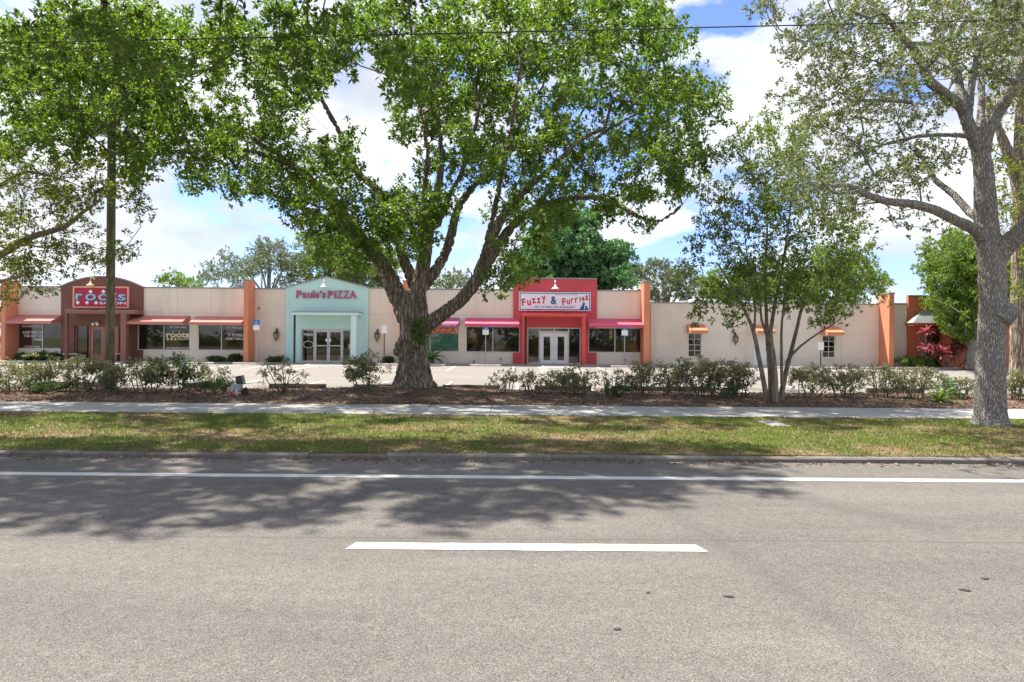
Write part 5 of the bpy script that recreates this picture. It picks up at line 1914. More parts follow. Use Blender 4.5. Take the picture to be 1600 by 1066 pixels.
kb.build('pruning_scar', material('cut_wood', (0.50, 0.38, 0.24), 0.8, 0.2, 14.0), oak, smooth=True)
rgs = np.random.default_rng(8)
Asu = np.array([W(656 + rgs.normal() * 7, 520 + rgs.normal() * 9, TD - 0.62 + rgs.normal() * 0.05) for _ in range(26)])
leaf_object('sucker_leaves', LEAF['oak'], oak, tufts(rgs, Asu, 2, 0.14, 9, 0.11, 0.022), rgs)
# bare hanging twigs
hang = []
for px, p0, p1, dd in ((468, 318, 388, 19.0), (472, 325, 375, 19.0), (462, 318, 365, 19.2), (905, 345, 366, 20.4)):
    a, b = W(px, p0, dd), W(px + 3, p1, dd)
    q = [a.lerp(b, t / 6) + Vector((rgs.normal() * 0.03, rgs.normal() * 0.03, 0)) for t in range(7)]
    hang.append((q, [0.012 - 0.0014 * t for t in range(7)]))
mb = MB()
for q, r in hang:
    mb.tube(q, r, 5)
stuff(mb.build('dead_twigs', BARK['twig'], oak))

# ---- grey oak on the verge, right
RD = 13.9
rb_ = W(1547, 658, RD)
RL = [[(1549, 668, RD, 0.37), (1547, 640, RD, 0.32), (1546, 600, RD, 0.30), (1549, 540, RD, 0.285), (1551, 480, RD, 0.28), (1551, 430, RD, 0.28), (1546, 395, RD, 0.265), (1541, 350, RD, 0.25), (1539, 305, RD, 0.225), (1536, 260, RD, 0.20), (1531, 235, RD, 0.185)],
      [(1534, 245, RD, 0.17), (1522, 215, RD, 0.155), (1511, 190, RD, 0.14), (1503, 168, RD, 0.13), (1478, 148, RD - 0.2, 0.115), (1455, 130, RD - 0.4, 0.11), (1440, 100, RD - 0.6, 0.10), (1428, 78, RD - 0.8, 0.09), (1408, 55, RD - 1.0, 0.07), (1380, 20, RD - 1.2, 0.05)],
      [(1535, 240, RD, 0.17), (1542, 205, RD - 0.1, 0.16), (1556, 180, RD - 0.2, 0.15), (1575, 150, RD - 0.4, 0.14), (1598, 112, RD - 0.6, 0.125), (1630, 60, RD - 0.9, 0.11), (1650, 0, RD - 1.1, 0.09)],
      [(1550, 410, RD, 0.27), (1568, 388, RD - 0.1, 0.23), (1590, 368, RD - 0.3, 0.20), (1620, 340, RD - 0.5, 0.18), (1670, 290, RD - 0.8, 0.14), (1720, 220, RD - 1, 0.10)],
      [(1543, 380, RD, 0.18), (1522, 358, RD - 0.1, 0.135), (1494, 345, RD - 0.3, 0.115), (1460, 328, RD - 0.6, 0.105), (1420, 318, RD - 0.9, 0.095), (1385, 315, RD - 1.2, 0.085), (1350, 302, RD - 1.4, 0.07), (1325, 290, RD - 1.6, 0.06), (1280, 292, RD - 1.8, 0.05)],
      [(1538, 345, RD, 0.12), (1515, 332, RD + 0.3, 0.095), (1490, 304, RD + 0.6, 0.085), (1465, 285, RD + 0.9, 0.075), (1452, 265, RD + 1.1, 0.06), (1430, 230, RD + 1.3, 0.05)],
      [(1511, 212, RD, 0.07), (1475, 211, RD + 0.1, 0.055), (1435, 213, RD + 0.2, 0.05), (1395, 222, RD + 0.3, 0.045), (1360, 232, RD + 0.4, 0.04)],
      [(1505, 172, RD, 0.11), (1500, 140, RD + 0.3, 0.095), (1494, 105, RD + 0.5, 0.085), (1470, 72, RD + 0.7, 0.07), (1420, 68, RD + 0.9, 0.055)],
      [(1512, 190, RD + 0.1, 0.1), (1520, 120, RD + 0.2, 0.08), (1535, 60, RD + 0.3, 0.07), (1556, 20, RD + 0.4, 0.06), (1560, -30, RD + 0.5, 0.05)],
      [(1528, 225, RD + 0.2, 0.10), (1534, 150, RD + 1.0, 0.085), (1525, 70, RD + 1.6, 0.07), (1510, 0, RD + 2, 0.05)],
      [(1425, 160, RD - 0.2, 0.06), (1400, 158, RD - 0.3, 0.05), (1370, 157, RD - 0.4, 0.045), (1330, 158, RD - 0.6, 0.04)]]
RL = [limb_px([(a, b, c, r * 0.9) for a, b, c, r in p]) for p in RL]


def grey_extra(mb):
    def mod(a, z):
        fl = max(0.0, 1 - z / 0.5)
        return 1 + fl * (0.10 * math.sin(4 * a + 0.6) + 0.07 * math.sin(7 * a)) + 0.02 * math.sin(5 * a + z)
    mb.lathe((rb_.x, RD, 0.06), [(0.42, -0.2), (0.38, 0.03), (0.335, 0.14), (0.30, 0.3), (0.285, 0.6), (0.275, 1.0), (0.265, 1.5), (0.2, 1.6)], 28, mod)
    # stub of a cut limb and swollen ring
    q = [W(1562, 498, RD - 0.1), W(1578, 484, RD - 0.18), W(1584, 478, RD - 0.2)]
    mb.tube(q, [0.24, 0.20, 0.16], 12)


ROAK = [(1255, 75, 36), (1320, 35, 50), (1400, 25, 50), (1480, 30, 50), (1560, 40, 50), (1295, 125, 40), (1350, 105, 42), (1420, 105, 36), (1248, 150, 24), (1335, 165, 34), (1275, 190, 26), (1390, 165, 26), (1480, 95, 36), (1550, 100, 36), (1590, 150, 26), (1460, 180, 26), (1405, 205, 20), (1305, 205, 24),
        (1340, 240, 28), (1285, 268, 32), (1400, 268, 26), (1450, 245, 26), (1350, 295, 30), (1300, 315, 26), (1255, 300, 28), (1400, 345, 16), (1430, 305, 20), (1480, 255, 20), (1235, 255, 22), (1195, 5, 26), (1345, 335, 20), (1450, 345, 14), (1590, 60, 30), (1595, 10, 36)]
A = blob_points(rg1, ROAK, RD - 0.3, 1.6, 1.35, (9.5, 18))
hid = []
while len(hid) < 110:
    d = rg1.uniform(9, 19)
    X = rg1.uniform(4, 17)
    z = CH + (HZ + 60) / F * d + rg1.uniform(0.1, 2.0)
    if ((X - 9.7) / 6.0) ** 2 + ((d - 14) / 5.0) ** 2 < 1:
        hid.append((X, d, z))
for _ in range(120):
    hid.append(W(rg1.uniform(1620, 1850), rg1.uniform(-40, 330), rg1.uniform(11, 17)))
A = np.concatenate([A, np.array(hid)])
print('grey oak attractors', len(A))
tree('oak_tree', 'grey oak with a straight plated trunk rising from the grass strip at the right', (rb_.x, RD, 0.08), RL, A, 'live', 'grey', (9, 0.36, 10, 0.075, 0.017), 32, voxel=0.024, relief=0.022, extra=grey_extra, tip=0.005, step=0.35, freq=17.0)

# ---- second grey oak behind it
SD = 24.0
sb = W(1588, 600, SD)
SL = [limb_px(p) for p in [[(1592, 606, SD, 0.36), (1591, 560, SD, 0.27), (1591, 480, SD, 0.25), (1592, 400, SD, 0.24), (1594, 300, SD, 0.23), (1596, 220, SD, 0.24), (1598, 120, SD, 0.18), (1604, 20, SD, 0.12)],
                           [(1594, 300, SD, 0.24), (1580, 250, SD, 0.20), (1568, 222, SD, 0.17), (1558, 195, SD, 0.13), (1540, 150, SD, 0.10)],
                           [(1592, 340, SD, 0.22), (1640, 280, SD, 0.18), (1700, 200, SD, 0.12)]]]
A = blob_points(rg1, [(1575, 290, 30), (1585, 340, 34), (1595, 400, 30), (1570, 370, 18), (1600, 470, 26), (1560, 250, 24), (1575, 180, 34), (1540, 130, 34), (1590, 90, 40), (1660, 250, 60), (1680, 150, 70), (1700, 350, 60), (1590, 440, 22)], SD, 2.0, 0.8)
tree('oak_tree', 'oak with a dark trunk standing just behind the grey verge oak at the right edge', (sb.x, SD, 0.1), SL, A, 'yellow', 'oak', (11, 0.5, 9, 0.11, 0.026), 33, voxel=0.05, relief=0.03, freq=8.0)

# ---- many stemmed tree
MD = 18.2
mb_ = W(1210, 626, MD)
ML = [[(1200, 634, MD, 0.13), (1192, 590, MD - 0.1, 0.105), (1184, 550, MD - 0.2, 0.095), (1178, 520, MD - 0.25, 0.085), (1166, 490, MD - 0.3, 0.07), (1145, 450, MD - 0.4, 0.055), (1120, 410, MD - 0.5, 0.04)],
      [(1178, 520, MD - 0.25, 0.06), (1180, 480, MD - 0.2, 0.055), (1172, 430, MD, 0.045), (1165, 380, MD + 0.1, 0.035), (1160, 320, MD + 0.2, 0.025)],
      [(1205, 634, MD + 0.05, 0.13), (1203, 580, MD + 0.1, 0.10), (1199, 530, MD + 0.1, 0.09), (1197, 480, MD + 0.1, 0.075), (1196, 420, MD + 0.1, 0.06), (1199, 350, MD, 0.045), (1196, 270, MD, 0.03)],
      [(1212, 634, MD - 0.15, 0.15), (1211, 590, MD - 0.15, 0.125), (1208, 555, MD - 0.15, 0.11), (1204, 520, MD - 0.1, 0.09), (1212, 470, MD, 0.08), (1222, 420, MD + 0.1, 0.06), (1232, 350, MD + 0.2, 0.045), (1240, 270, MD + 0.3, 0.03)],
      [(1207, 545, MD - 0.1, 0.07), (1190, 500, MD - 0.4, 0.06), (1183, 440, MD - 0.6, 0.045), (1140, 360, MD - 0.8, 0.03)],
      [(1218, 634, MD + 0.1, 0.13), (1226, 590, MD + 0.1, 0.11), (1236, 550, MD + 0.15, 0.095), (1246, 510, MD + 0.2, 0.08), (1256, 470, MD + 0.3, 0.065), (1275, 430, MD + 0.5, 0.05), (1305, 380, MD + 0.6, 0.035)],
      [(1232, 560, MD + 0.1, 0.07), (1252, 540, MD - 0.1, 0.055), (1280, 520, MD - 0.3, 0.045), (1305, 505, MD - 0.4, 0.035), (1330, 480, MD - 0.5, 0.025)],
      [(1222, 606, MD - 0.1, 0.08), (1221, 550, MD - 0.15, 0.065), (1222, 500, MD - 0.2, 0.055), (1232, 450, MD - 0.3, 0.045), (1262, 390, MD - 0.4, 0.035)]]
ML = [[(a, b, c, r * 0.62) for a, b, c, r in q] for q in ML]
ML = [limb_px(p) for p in ML]
MYR = [(1180, 215, 34), (1225, 222, 30), (1145, 255, 30), (1200, 270, 42), (1258, 268, 34), (1125, 318, 30), (1172, 330, 40), (1238, 330, 42), (1298, 325, 34), (1105, 385, 28), (1160, 385, 42), (1230, 390, 42), (1298, 385, 42), (1345, 375, 28), (1085, 420, 18), (1135, 445, 32), (1205, 440, 36), (1268, 445, 36), (1325, 435, 36),
       (1098, 482, 20), (1150, 475, 20), (1282, 480, 22), (1325, 482, 26), (1370, 468, 16), (1150, 508, 14), (1280, 505, 10)]
MYR += [(1120, 455, 22), (1175, 460, 26), (1240, 470, 26), (1300, 460, 28), (1210, 310, 36), (1215, 190, 22), (1265, 215, 22), (1340, 410, 22), (1180, 420, 30), (1255, 420, 30), (1105, 345, 20)]
A = blob_points(rg1, MYR, MD, 1.2, 1.35, (15.5, 21))
tree('crape_myrtle', 'slender many stemmed tree with open crown standing in the bed before the white door', (mb_.x, MD, 0.15), ML, A, 'myrtle', 'myrtle', (11, 0.32, 8, 0.08, 0.022), 34, voxel=0.022, relief=0.0, tip=0.004, step=0.3, wander=0.08, branch_bark='twig')

# ---- yellowish tree reaching in from the left
LD = 17.5
LL = [limb_px(p) for p in [[(-150, 640, LD, 0.34), (-140, 540, LD, 0.27), (-120, 440, LD, 0.24), (-110, 340, LD, 0.2), (-110, 220, LD, 0.14), (-90, 100, LD, 0.09)],
                           [(-120, 440, LD, 0.16), (-60, 410, LD, 0.12), (0, 398, LD - 0.1, 0.10), (45, 372, LD - 0.2, 0.085), (100, 355, LD - 0.3, 0.07), (125, 335, LD - 0.4, 0.05), (150, 318, LD - 0.5, 0.035)],
                           [(-112, 360, LD, 0.12), (-50, 320, LD + 0.3, 0.08), (0, 292, LD + 0.5, 0.06), (40, 268, LD + 0.6, 0.045), (110, 285, LD + 0.7, 0.03)],
                           [(-125, 470, LD, 0.1), (-60, 460, LD - 0.4, 0.07), (0, 440, LD - 0.6, 0.05), (60, 425, LD - 0.7, 0.03)]]]
LB = [(30, 285, 34), (90, 285, 36), (150, 278, 28), (30, 335, 30), (90, 328, 30), (140, 335, 24), (200, 305, 22), (30, 395, 34), (90, 385, 30), (150, 395, 24), (20, 435, 26), (60, 432, 24), (190, 388, 20), (222, 330, 15), (105, 425, 14), (10, 462, 12), (-40, 350, 50), (-60, 250, 60), (-100, 150, 60), (-160, 300, 60), (-50, 430, 30)]
A = blob_points(rg1, LB, LD, 1.3, 1.55, (14.5, 20))
tree('oak_tree', 'thin yellowish green oak whose boughs reach in from the left edge over the salon', (W(-150, 640, LD).x, LD, 0.1), LL, A, 'yellow', 'myrtle', (10, 0.36, 9, 0.085, 0.019), 35, voxel=0.03, tip=0.005, step=0.35, branch_bark='twig')


# ------------------------------------------------------------------ trees behind the shops
def far_tree(name, label, tx, d, blobs, leaf, lp, seed, r=0.35, dens=2.0, spread=2.0, lean=0.0, bark='grey', group='trees behind the shops', top=None):
    rr = np.random.default_rng(seed)
    A = blob_points(rr, blobs, d, spread, dens * 3.2)
    lp = (lp[0], lp[1] * 0.9, lp[2] + 2, lp[3], lp[4])
    ys = [b[1] for b in blobs]
    ty = min(ys) + 6
    base = W(tx, 560, d)
    yb = HZ + CH * F / d
    trunk = limb_px([(tx, yb + 3, d, r * 1.3), (tx + lean * 0.2, (yb + ty) / 2 + 40, d, r), (tx + lean * 0.6, (yb + ty) / 2, d, r * 0.7), (tx + lean, ty, d, r * 0.25)])
    limbs = [trunk]
    big = sorted(blobs, key=lambda b: -b[2])[:5]
    for b in big:
        t0 = trunk[0][len(trunk[0]) // 2]
        q = W(b[0], b[1], d + rr.normal() * spread * 0.5)
        m_ = Vector(t0).lerp(q, 0.5) + Vector((0, 0, 0.8))
        limbs.append(smooth_line([t0, m_, q], [r * 0.4, r * 0.22, r * 0.08], 0.5))
    return tree(name, label, (base.x, d, 0), limbs, A, leaf, bark, lp, seed, group, None, sides=8, step=0.8, tip=0.014)


far_tree('oak_tree', 'airy grey green oak behind the roof left of the mint gable', 420, 56, [(425, 400, 24), (400, 408, 24), (362, 418, 20), (332, 424, 17), (458, 408, 20), (440, 428, 20), (382, 434, 20), (330, 440, 12), (412, 385, 13), (440, 384, 10), (470, 430, 18), (350, 400, 8)], 'dull', (7, 0.7, 9, 0.17, 0.04), 51, 0.3, 1.9)
far_tree('young_tree', 'small pale green tree topping the roof right of the maroon arch', 285, 57, [(285, 440, 13), (258, 440, 11), (310, 443, 10), (272, 432, 8)], 'bright', (7, 0.6, 9, 0.17, 0.045), 52, 0.15, 3.0, 1.2)
far_tree('leafy_tree', 'bright green leafy tree directly behind the mint gable', 515, 58, [(500, 385, 22), (530, 395, 28), (572, 405, 28), (605, 405, 24), (490, 415, 22), (550, 425, 24), (480, 380, 14), (520, 430, 24), (590, 435, 22)], 'bright', (8, 0.8, 9, 0.2, 0.055), 53, 0.35, 2.0)
far_tree('leafy_tree', 'pale leafy tree seen between the oak limbs behind the middle roof', 705, 60, [(700, 437, 15), (722, 434, 13), (680, 436, 12), (742, 446, 9)], 'dull', (7, 0.6, 9, 0.17, 0.045), 54, 0.2, 3.0, 1.5)
DG = [(852, 385, 28), (900, 368, 30), (872, 345, 24), (945, 420, 26), (962, 402, 20), (828, 415, 24), (900, 425, 28), (972, 432, 13), (838, 445, 20), (925, 395, 20), (880, 400, 22), (860, 430, 22), (940, 450, 15), (915, 345, 14), (920, 445, 18)]
far_tree('camphor_tree', 'dense deep green rounded tree rising behind the red pet shop entry', 895, 60, DG, 'deep', (14, 1.0, 11, 0.26, 0.075), 55, 0.45, 2.3, 1.6, bark='oak')
far_tree('oak_tree', 'hazy grey olive oak behind the wall right of the pet shop', 1040, 66, [(1000, 430, 17), (1030, 422, 19), (1062, 428, 20), (1090, 442, 18), (1050, 452, 18), (1012, 453, 14), (985, 425, 9), (1078, 462, 13), (1030, 465, 14)], 'dull', (8, 0.8, 9, 0.2, 0.055), 56, 0.3, 2.2)
far_tree('leafy_tree', 'green leafy tree behind the left half of the tan building', 1150, 58, [(1120, 442, 20), (1165, 440, 24), (1205, 445, 24), (1140, 462, 18), (1190, 468, 16), (1105, 462, 14)], 'bright', (8, 0.8, 9, 0.2, 0.055), 57, 0.3, 2.0)
far_tree('leafy_tree', 'green leafy tree behind the right half of the tan building', 1310, 58, [(1250, 440, 24), (1300, 425, 30), (1345, 428, 26), (1375, 445, 16), (1275, 462, 18), (1330, 458, 18), (1240, 468, 14), (1290, 405, 20)], 'bright', (8, 0.8, 9, 0.2, 0.055), 58, 0.35, 2.0)
GT = [(1470, 400, 28), (1455, 425, 22), (1500, 385, 28), (1490, 430, 30), (1465, 458, 22), (1510, 470, 28), (1490, 495, 26), (1525, 440, 30), (1530, 395, 28), (1520, 510, 20), (1475, 480, 18), (1560, 420, 30), (1565, 480, 28), (1500, 520, 12)]
far_tree('leafy_tree', 'round bright green tree with pale trunk before the rust orange building', 1521, 40, GT, 'bright', (8, 0.55, 9, 0.15, 0.04), 59, 0.36, 2.0, 1.4, bark='grey', group=None)
far_tree('leafy_tree', 'dark leafy tree filling the far right edge beyond the rust building', 1620, 55, [(1590, 470, 30), (1600, 520, 28), (1640, 480, 50), (1640, 400, 50), (1600, 430, 30), (1690, 440, 60), (1590, 545, 18)], 'deep', (7, 0.8, 9, 0.2, 0.055), 60, 0.4, 1.5, 1.8, group=None)
far_tree('leafy_tree', 'low green tree beyond the left end of the salon building', -60, 62, [(-40, 470, 40), (-90, 450, 50), (-30, 520, 30), (-120, 510, 50), (5, 490, 12)], 'yellow', (6, 0.9, 9, 0.22, 0.06), 61, 0.3, 1.4, 2.0, group=None)


# ------------------------------------------------------------------ palms
def frond_geo(rr, base, dirh, length, rise, n, ll, lw, droop=1.0):
    """pinnate frond: leaf base points and directions"""
    d = np.array([math.cos(dirh), math.sin(dirh), 0.0])
    B, Dv, L, Wd = [], [], [], []
    side = np.array([-d[1], d[0], 0.0])
    pts = []
    for i in range(n):
        t = i / (n - 1)
        p = base + d * length * (t * (1 - 0.15 * t)) + np.array([0, 0, length * (rise * t - droop * 0.65 * t * t)])
        pts.append(p)
    for i in range(1, n):
        t = i / (n - 1)
        tan = unit((pts[i] - pts[i - 1])[None])[0]
        for s in (-1, 1):
            B.append(pts[i])
            Dv.append(unit((tan * 0.55 + side * s + np.array([0, 0, 0.25 - 0.5 * t * droop]))[None])[0])
            L.append(ll * (0.35 + math.sin(math.pi * min(t * 0.9 + 0.1, 1)) * 0.75))
            Wd.append(lw)
    return B, Dv, L, Wd, pts


def palm(name, label, base, n_fr, length, leaf, n, ll, lw, seed, trunk=None, group=None, rise=(0.3, 1.2)):
    rr = np.random.default_rng(seed)
    e = empty(name, tuple(base), label, 'palm', group)
    top = np.array(base, float)
    if trunk:
        h, r = trunk
        top = top + np.array([0, 0, h])
        MB().tube([(base[0], base[1], base[2] - 0.1), (base[0] + 0.05, base[1], base[2] + h * 0.5), tuple(top)], [r * 1.15, r, r * 0.9], 12).build('trunk', BARK['palm'], e, smooth=True)
    for k in range(n_fr):
        a = 2.399 * k + rr.normal() * 0.15
        ri = rise[0] + (rise[1] - rise[0]) * (k / max(1, n_fr - 1)) + rr.normal() * 0.08
        B, Dv, L, Wd, pts = frond_geo(rr, top, a, length * rr.uniform(0.85, 1.1) * (1 - 0.15 * max(ri, 0)), ri, n, ll, lw)
        B, Dv, L, Wd = map(np.array, (B, Dv, L, Wd))
        V, Fc = leaves_geo(rr, B, Dv, L, Wd, 0.2)
        tint = np.full(len(Fc), rr.uniform(0.1, 0.9))
        fo = np_mesh('frond', V, Fc, LEAF[leaf], e, tint)
    return e


c = W(675, 553, D - 1.0)
palm('sago_palm', 'sago palm with arching fronds below the teal pizza window beside the oak trunk', (c.x, D - 1.1, GZ), 22, 1.15, 'cycad', 22, 0.2, 0.02, 71, (0.25, 0.14), None, (0.15, 1.5))
for px, py, dd, sd, txt in ((548, 432, 52, 72, 'cabbage palm head showing just right of the mint gable peak'), (600, 436, 53, 73, 'cabbage palm head showing between the mint gable and the oak trunk')):
    c = W(px, py, dd)
    palm('cabbage_palm', txt, (c.x, dd, 0), 30, 1.7, 'palm', 20, 0.75, 0.022, sd, (c.z, 0.18), 'cabbage palms behind the pizza shop', (-0.35, 1.2))


# ------------------------------------------------------------------ shrubs in the planting bed
def shrub(name, label, px, py, wpx, hpx, d, leaf, seed, dens=1.0, lp=(4, 0.12, 7, 0.055, 0.016), stems=7, group='shrubs in the planting bed', zb=None, low=0.15):
    rr = np.random.default_rng(seed)
    s = F / d
    c = W(px, py, d)
    z0 = bed_z(c.x, d) if zb is None else zb
    w, h = wpx / s / 2 * 1.30, hpx / s * (0.84 + 0.26 * rr.random())
    e = empty(name, (c.x, d, z0), label, 'shrub', group)
    limbs = []
    for k in range(stems):
        a = rr.uniform(0, 2 * math.pi)
        q = rr.uniform(0.25, 0.85)
        x, y, z = c.x + w * q * math.cos(a) * 0.9, d + w * q * math.sin(a) * 0.7, z0 + h * rr.uniform(0.5, 0.85)
        b = np.array([c.x + rr.normal() * 0.06 + 0.25 * w * math.cos(a), d + rr.normal() * 0.05, z0 - 0.03])
        t = np.array([x, y, z])
        m_ = b * 0.5 + t * 0.5 + np.array([rr.normal() * 0.05, rr.normal() * 0.05, 0.05])
        limbs.append(smooth_line([b, m_, t], [0.016, 0.012, 0.007], 0.1))
    n = int(190 * dens * max(0.5, w * h / 0.6))
    U = unit(rr.normal(size=(n, 3))) * (rr.random(n) ** 0.4)[:, None]
    lump = 1 + 0.22 * np.sin(U[:, 0] * 5 + seed) * np.cos(U[:, 2] * 4 + seed * 2)
    A = np.stack([c.x + U[:, 0] * w * lump, d + U[:, 1] * w * 0.75, z0 + h * (low + (1 - low) * (0.5 + 0.5 * U[:, 2] * lump))], 1)
    # uneven outline: drop some sectors
    keep = np.array([mnoise.noise((p[0] * 2.2 + seed, p[1] * 2.2, p[2] * 2.6)) > -0.10 for p in A.tolist()])
    A = A[keep]
    mb = MB()
    for Lp, Lr in limbs:
        mb.tube(Lp.tolist(), Lr.tolist(), 6)
    seg = grow(limbs, A, rr, step=0.14, tip=0.0032, wander=0.15)
    stuff(mb.build('stems', BARK['twig'], e, smooth=True))
    stuff(seg_mesh('twigs', BARK['twig'], e, seg, 4))
    stuff(leaf_object('foliage', LEAF[leaf], e, tufts(rr, A, lp[0], lp[1], lp[2], lp[3], lp[4]), rr))
    return e


SH = [(22, 602, 75, 42, 19.4, 'shrub', .9, 'loose shrub at the left end of the bed'), (62, 592, 50, 55, 19.8, 'shrub', .7, 'taller shrub second from the left end of the bed'), (66, 620, 60, 22, 18.9, 'shrub_dk', 1, 'low dark shrub under the leftmost tall shrubs'),
      (130, 595, 70, 58, 19.6, 'shrub', 1.1, 'full shrub just left of the wooden pole'), (180, 604, 44, 40, 19.3, 'shrub', .9, 'small shrub in front of the wooden pole'), (232, 595, 74, 56, 19.5, 'shrub', 1.2, 'full shrub just right of the wooden pole'),
      (275, 597, 54, 54, 19.7, 'shrub_dk', 1.0, 'greener shrub second right of the wooden pole'), (322, 590, 62, 50, 19.8, 'shrub', .38, 'twiggy half bare shrub left of the grey control box'), (342, 614, 46, 26, 18.9, 'shrub_dk', 1.2, 'low dark green shrub touching the grey control box'),
      (438, 595, 62, 48, 19.6, 'shrub', .40, 'sparse shrub between the control box and the oak'), (567, 590, 56, 54, 19.6, 'shrub', 1.0, 'bushy shrub on thin stems just left of the oak trunk'),
      (790, 600, 48, 42, 19.6, 'shrub', .5, 'open leaning shrub first right of the oak trunk'), (834, 604, 56, 42, 19.7, 'shrub', .28, 'nearly bare shrub left of the white double doors'), (885, 612, 66, 44, 19.2, 'shrub', .8, 'wide shrub in front of the white double doors'), (905, 592, 44, 44, 19.8, 'shrub', .6, 'upright shrub right of the white double doors'),
      (955, 606, 60, 46, 19.6, 'shrub', .34, 'thin twiggy shrub below the right pet shop window'), (962, 622, 40, 26, 18.8, 'shrub_dk', 1.0, 'low green shrub under the right pet shop window'), (1000, 598, 44, 50, 19.7, 'shrub', .8, 'narrow upright shrub near the thin orange pilaster'),
      (1052, 600, 62, 52, 19.6, 'shrub', 1.0, 'full shrub at the left of the thick hedge run'), (1100, 601, 62, 54, 19.6, 'shrub', 1.0, 'full shrub in the middle of the thick hedge run'), (1150, 600, 64, 54, 19.5, 'shrub', 1.0, 'full shrub at the right of the thick hedge run'), (1130, 620, 60, 24, 18.9, 'shrub_dk', 1, 'low green shrub under the thick hedge run'),
      (1268, 603, 64, 52, 19.3, 'shrub', 1.0, 'broad shrub right of the multi-stemmed tree'), (1318, 604, 66, 50, 19.4, 'shrub', 1.0, 'broad shrub below the white door awning gap, second after the multi-stemmed tree'), (1378, 598, 54, 52, 19.7, 'shrub', .6, 'upright open shrub before the last orange pilaster'),
      (1432, 605, 66, 46, 19.5, 'shrub', .8, 'loose shrub before the rust orange building'), (1500, 604, 50, 46, 19.6, 'shrub', .55, 'thin shrub just left of the grey verge oak'), (1588, 606, 46, 56, 19.4, 'shrub', 1.0, 'shrub right of the grey verge oak trunk')]
for i, (px, py, w, h, d, lf, dn, lab) in enumerate(SH):
    shrub('shrub', lab, px, py, w, h, d, lf, 100 + i, dn, stems=9 if dn < 0.5 else 6)

# shrubs and plants by the shops
for i, (px, w, h, lf, lab) in enumerate([(33, 14, 12, 'shrub_dk', 'small dark bush nearest the far left pilaster, below the salon window'), (45, 14, 11, 'shrub_dk', 'small dark bush second from the far left pilaster'), (57, 16, 15, 'shrub_dk', 'taller small bush in the middle under the left salon window'), (71, 16, 14, 'shrub_dk', 'small dark bush fourth from the far left pilaster'), (85, 15, 15, 'shrub_dk', 'small dark bush beside the maroon entry post'),
                                         (336, 30, 9, 'shrub_dk', 'low spreading bush under the last salon window'), (369, 22, 14, 'shrub_dk', 'rounded bush against the pilaster left of the pizza shop'), (432, 28, 11, 'shrub_dk', 'low dome shaped bush under the lantern left of the mint entry'), (602, 23, 12, 'shrub_dk', 'dark dome shaped bush right of the mint entry'), (1430, 52, 22, 'lime', 'pale green mounded bush at the foot of the rust orange wall')]):
    d_ = D - 0.55 if px < 1400 else D - 1.3
    py = 560 if px < 1400 else 564
    shrub('shrub', lab, px, py, w * 0.8, h * 0.85, d_, lf, 160 + i, 1.6, (5, 0.12, 8, 0.08, 0.025), 5, 'bushes along the shop walls', GZ if px < 1400 else 0.1, 0.02)


def strap_plant(name, label, base, n, length, wid, leaf, seed, h=0.0, spread=1.0, cat='plant', heads=1):
    rr = np.random.default_rng(seed)
    e = empty(name, tuple(base), label, cat)
    mb = MB()
    for hd in range(heads):
        hx = base[0] + (rr.normal() * spread * 0.4 if heads > 1 else 0)
        hy = base[1] + (rr.normal() * 0.25 if heads > 1 else 0)
        hz = base[2] + h * rr.uniform(0.45, 1.0)
        if h > 0.2:
            mb.tube([(base[0] + 0.2 * (hx - base[0]), base[1], base[2] - 0.05), ((hx + base[0]) / 2, hy, (hz + base[2]) / 2 + 0.05), (hx, hy, hz)], [0.035, 0.028, 0.022], 6)
        for k in range(n):
            a = 2.399 * k + rr.normal() * 0.2
            el = rr.uniform(0.15, 1.35)
            L = length * rr.uniform(0.75, 1.1)
            vs, fs = [], []
            d = Vector((math.cos(a) * math.cos(el), math.sin(a) * math.cos(el), math.sin(el)))
            sd = Vector((-math.sin(a), math.cos(a), 0))
            p = Vector((hx, hy, hz + 0.02 * k / n))
            m_ = 6
            for i in range(m_):
                t = i / (m_ - 1)
                w = wid * (math.sin(math.pi * min(0.12 + t * 0.85, 1)) ** 0.7)
                vs += [tuple(p - sd * w + Vector((0, 0, w * 0.35))), tuple(p), tuple(p + sd * w + Vector((0, 0, w * 0.35)))]
                d = (d + Vector((0, 0, -0.17 - 0.05 * rr.random()))).normalized()
                p = p + d * (L / (m_ - 1))
            for i in range(m_ - 1):
                for q in range(2):
                    fs.append((i * 3 + q, i * 3 + q + 1, (i + 1) * 3 + q + 1, (i + 1) * 3 + q))
            np_mesh('leaf', np.array(vs), np.array(fs), LEAF[leaf], e, np.full(len(fs), rr.random() * 0.95))
    if mb.v:
        mb.build('stems', BARK['twig'], e)
    return e


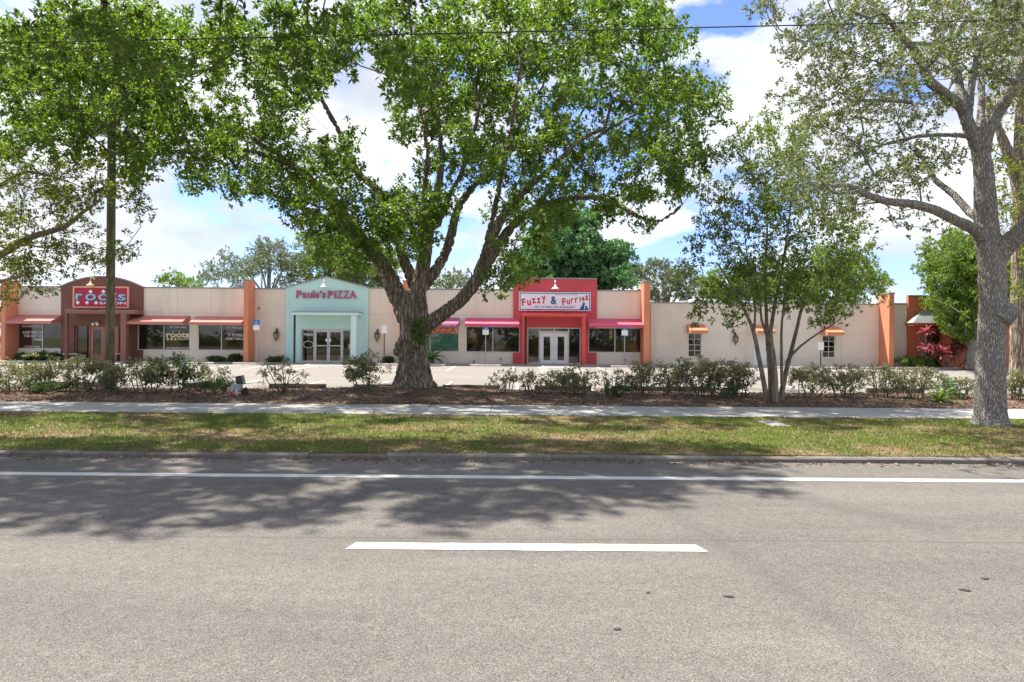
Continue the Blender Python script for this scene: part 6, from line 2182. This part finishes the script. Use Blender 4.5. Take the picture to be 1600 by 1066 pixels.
c = W(1472, 570, D - 1.2)
strap_plant('cordyline', 'wide clump of crimson strap leaved plants before the rust orange wall', (c.x, D - 1.9, 0.1), 26, 0.72, 0.06, 'red', 81, 1.45, 1.7, heads=9)
c = W(1438, 568, D - 1.3)
strap_plant('cordyline', 'tall thin crimson plant rising left of the wide crimson clump', (c.x, D - 1.5, 0.1), 22, 0.6, 0.06, 'red', 82, 2.3, 0.4, heads=2)
c = W(1468, 622, 18.4)
strap_plant('strap_leaf_plant', 'light green arching strap leaved plant at the bed edge near the grey oak', (c.x, 18.4, bed_z(c.x, 18.4)), 46, 0.55, 0.028, 'lime', 83)
for px, py, txt, sd in ((1480, 596, 'fan of green palm like leaves behind the strap leaved plant', 84),):
    c = W(px, py, 19.6)
    palm('young_palm', txt, (c.x, 19.6, bed_z(c.x, 19.6)), 9, 0.8, 'cycad', 14, 0.2, 0.02, sd, None, None, (0.6, 1.6))

# raised kerb before the corner building
kx0, kx1 = W(1400, 578, D - 2).x, W(1600, 578, D - 2).x
ck = MB().box(kx0, kx1 + 8, LOT1 - 0.9, LOT1 - 0.75, 0.0, 0.2).build('corner_kerb', M['concrete'], None, bevel=0.01)
struct(ck)
struct(MB().box(kx0, kx1 + 8, LOT1 - 0.748, LOT1 - 0.002, 0.0, 0.16).build('corner_bed', M['mulch'], None))


# ------------------------------------------------------------------ wood across the road (mirrored in the shop glass)
rt_ = np.random.default_rng(91)
TL = []
for k in range(30):
    X = -62 + k * 4.3 + rt_.normal() * 1.2
    hgt = rt_.uniform(5.5, 10.5)
    rad_ = rt_.uniform(2.0, 3.6)
    cc = np.array([X, -24 + rt_.normal() * 2.0, hgt - rad_ * 0.8])
    u = unit(rt_.normal(size=(60, 3))) * (rt_.random(60) ** 0.4)[:, None] * np.array([rad_, rad_, rad_ * 0.9])
    TL.append(cc + u)
    low_ = rt_.uniform(-1, 1, (25, 3)) * np.array([2.4, 0.8, 0.8]) + np.array([X, -23.5, 0.9])
    TL.append(low_)
TL = np.concatenate(TL)
stuff(leaf_object('far_wood', LEAF['bright'], None, tufts(rt_, TL, 4, 0.9, 8, 0.34, 0.11), rt_))
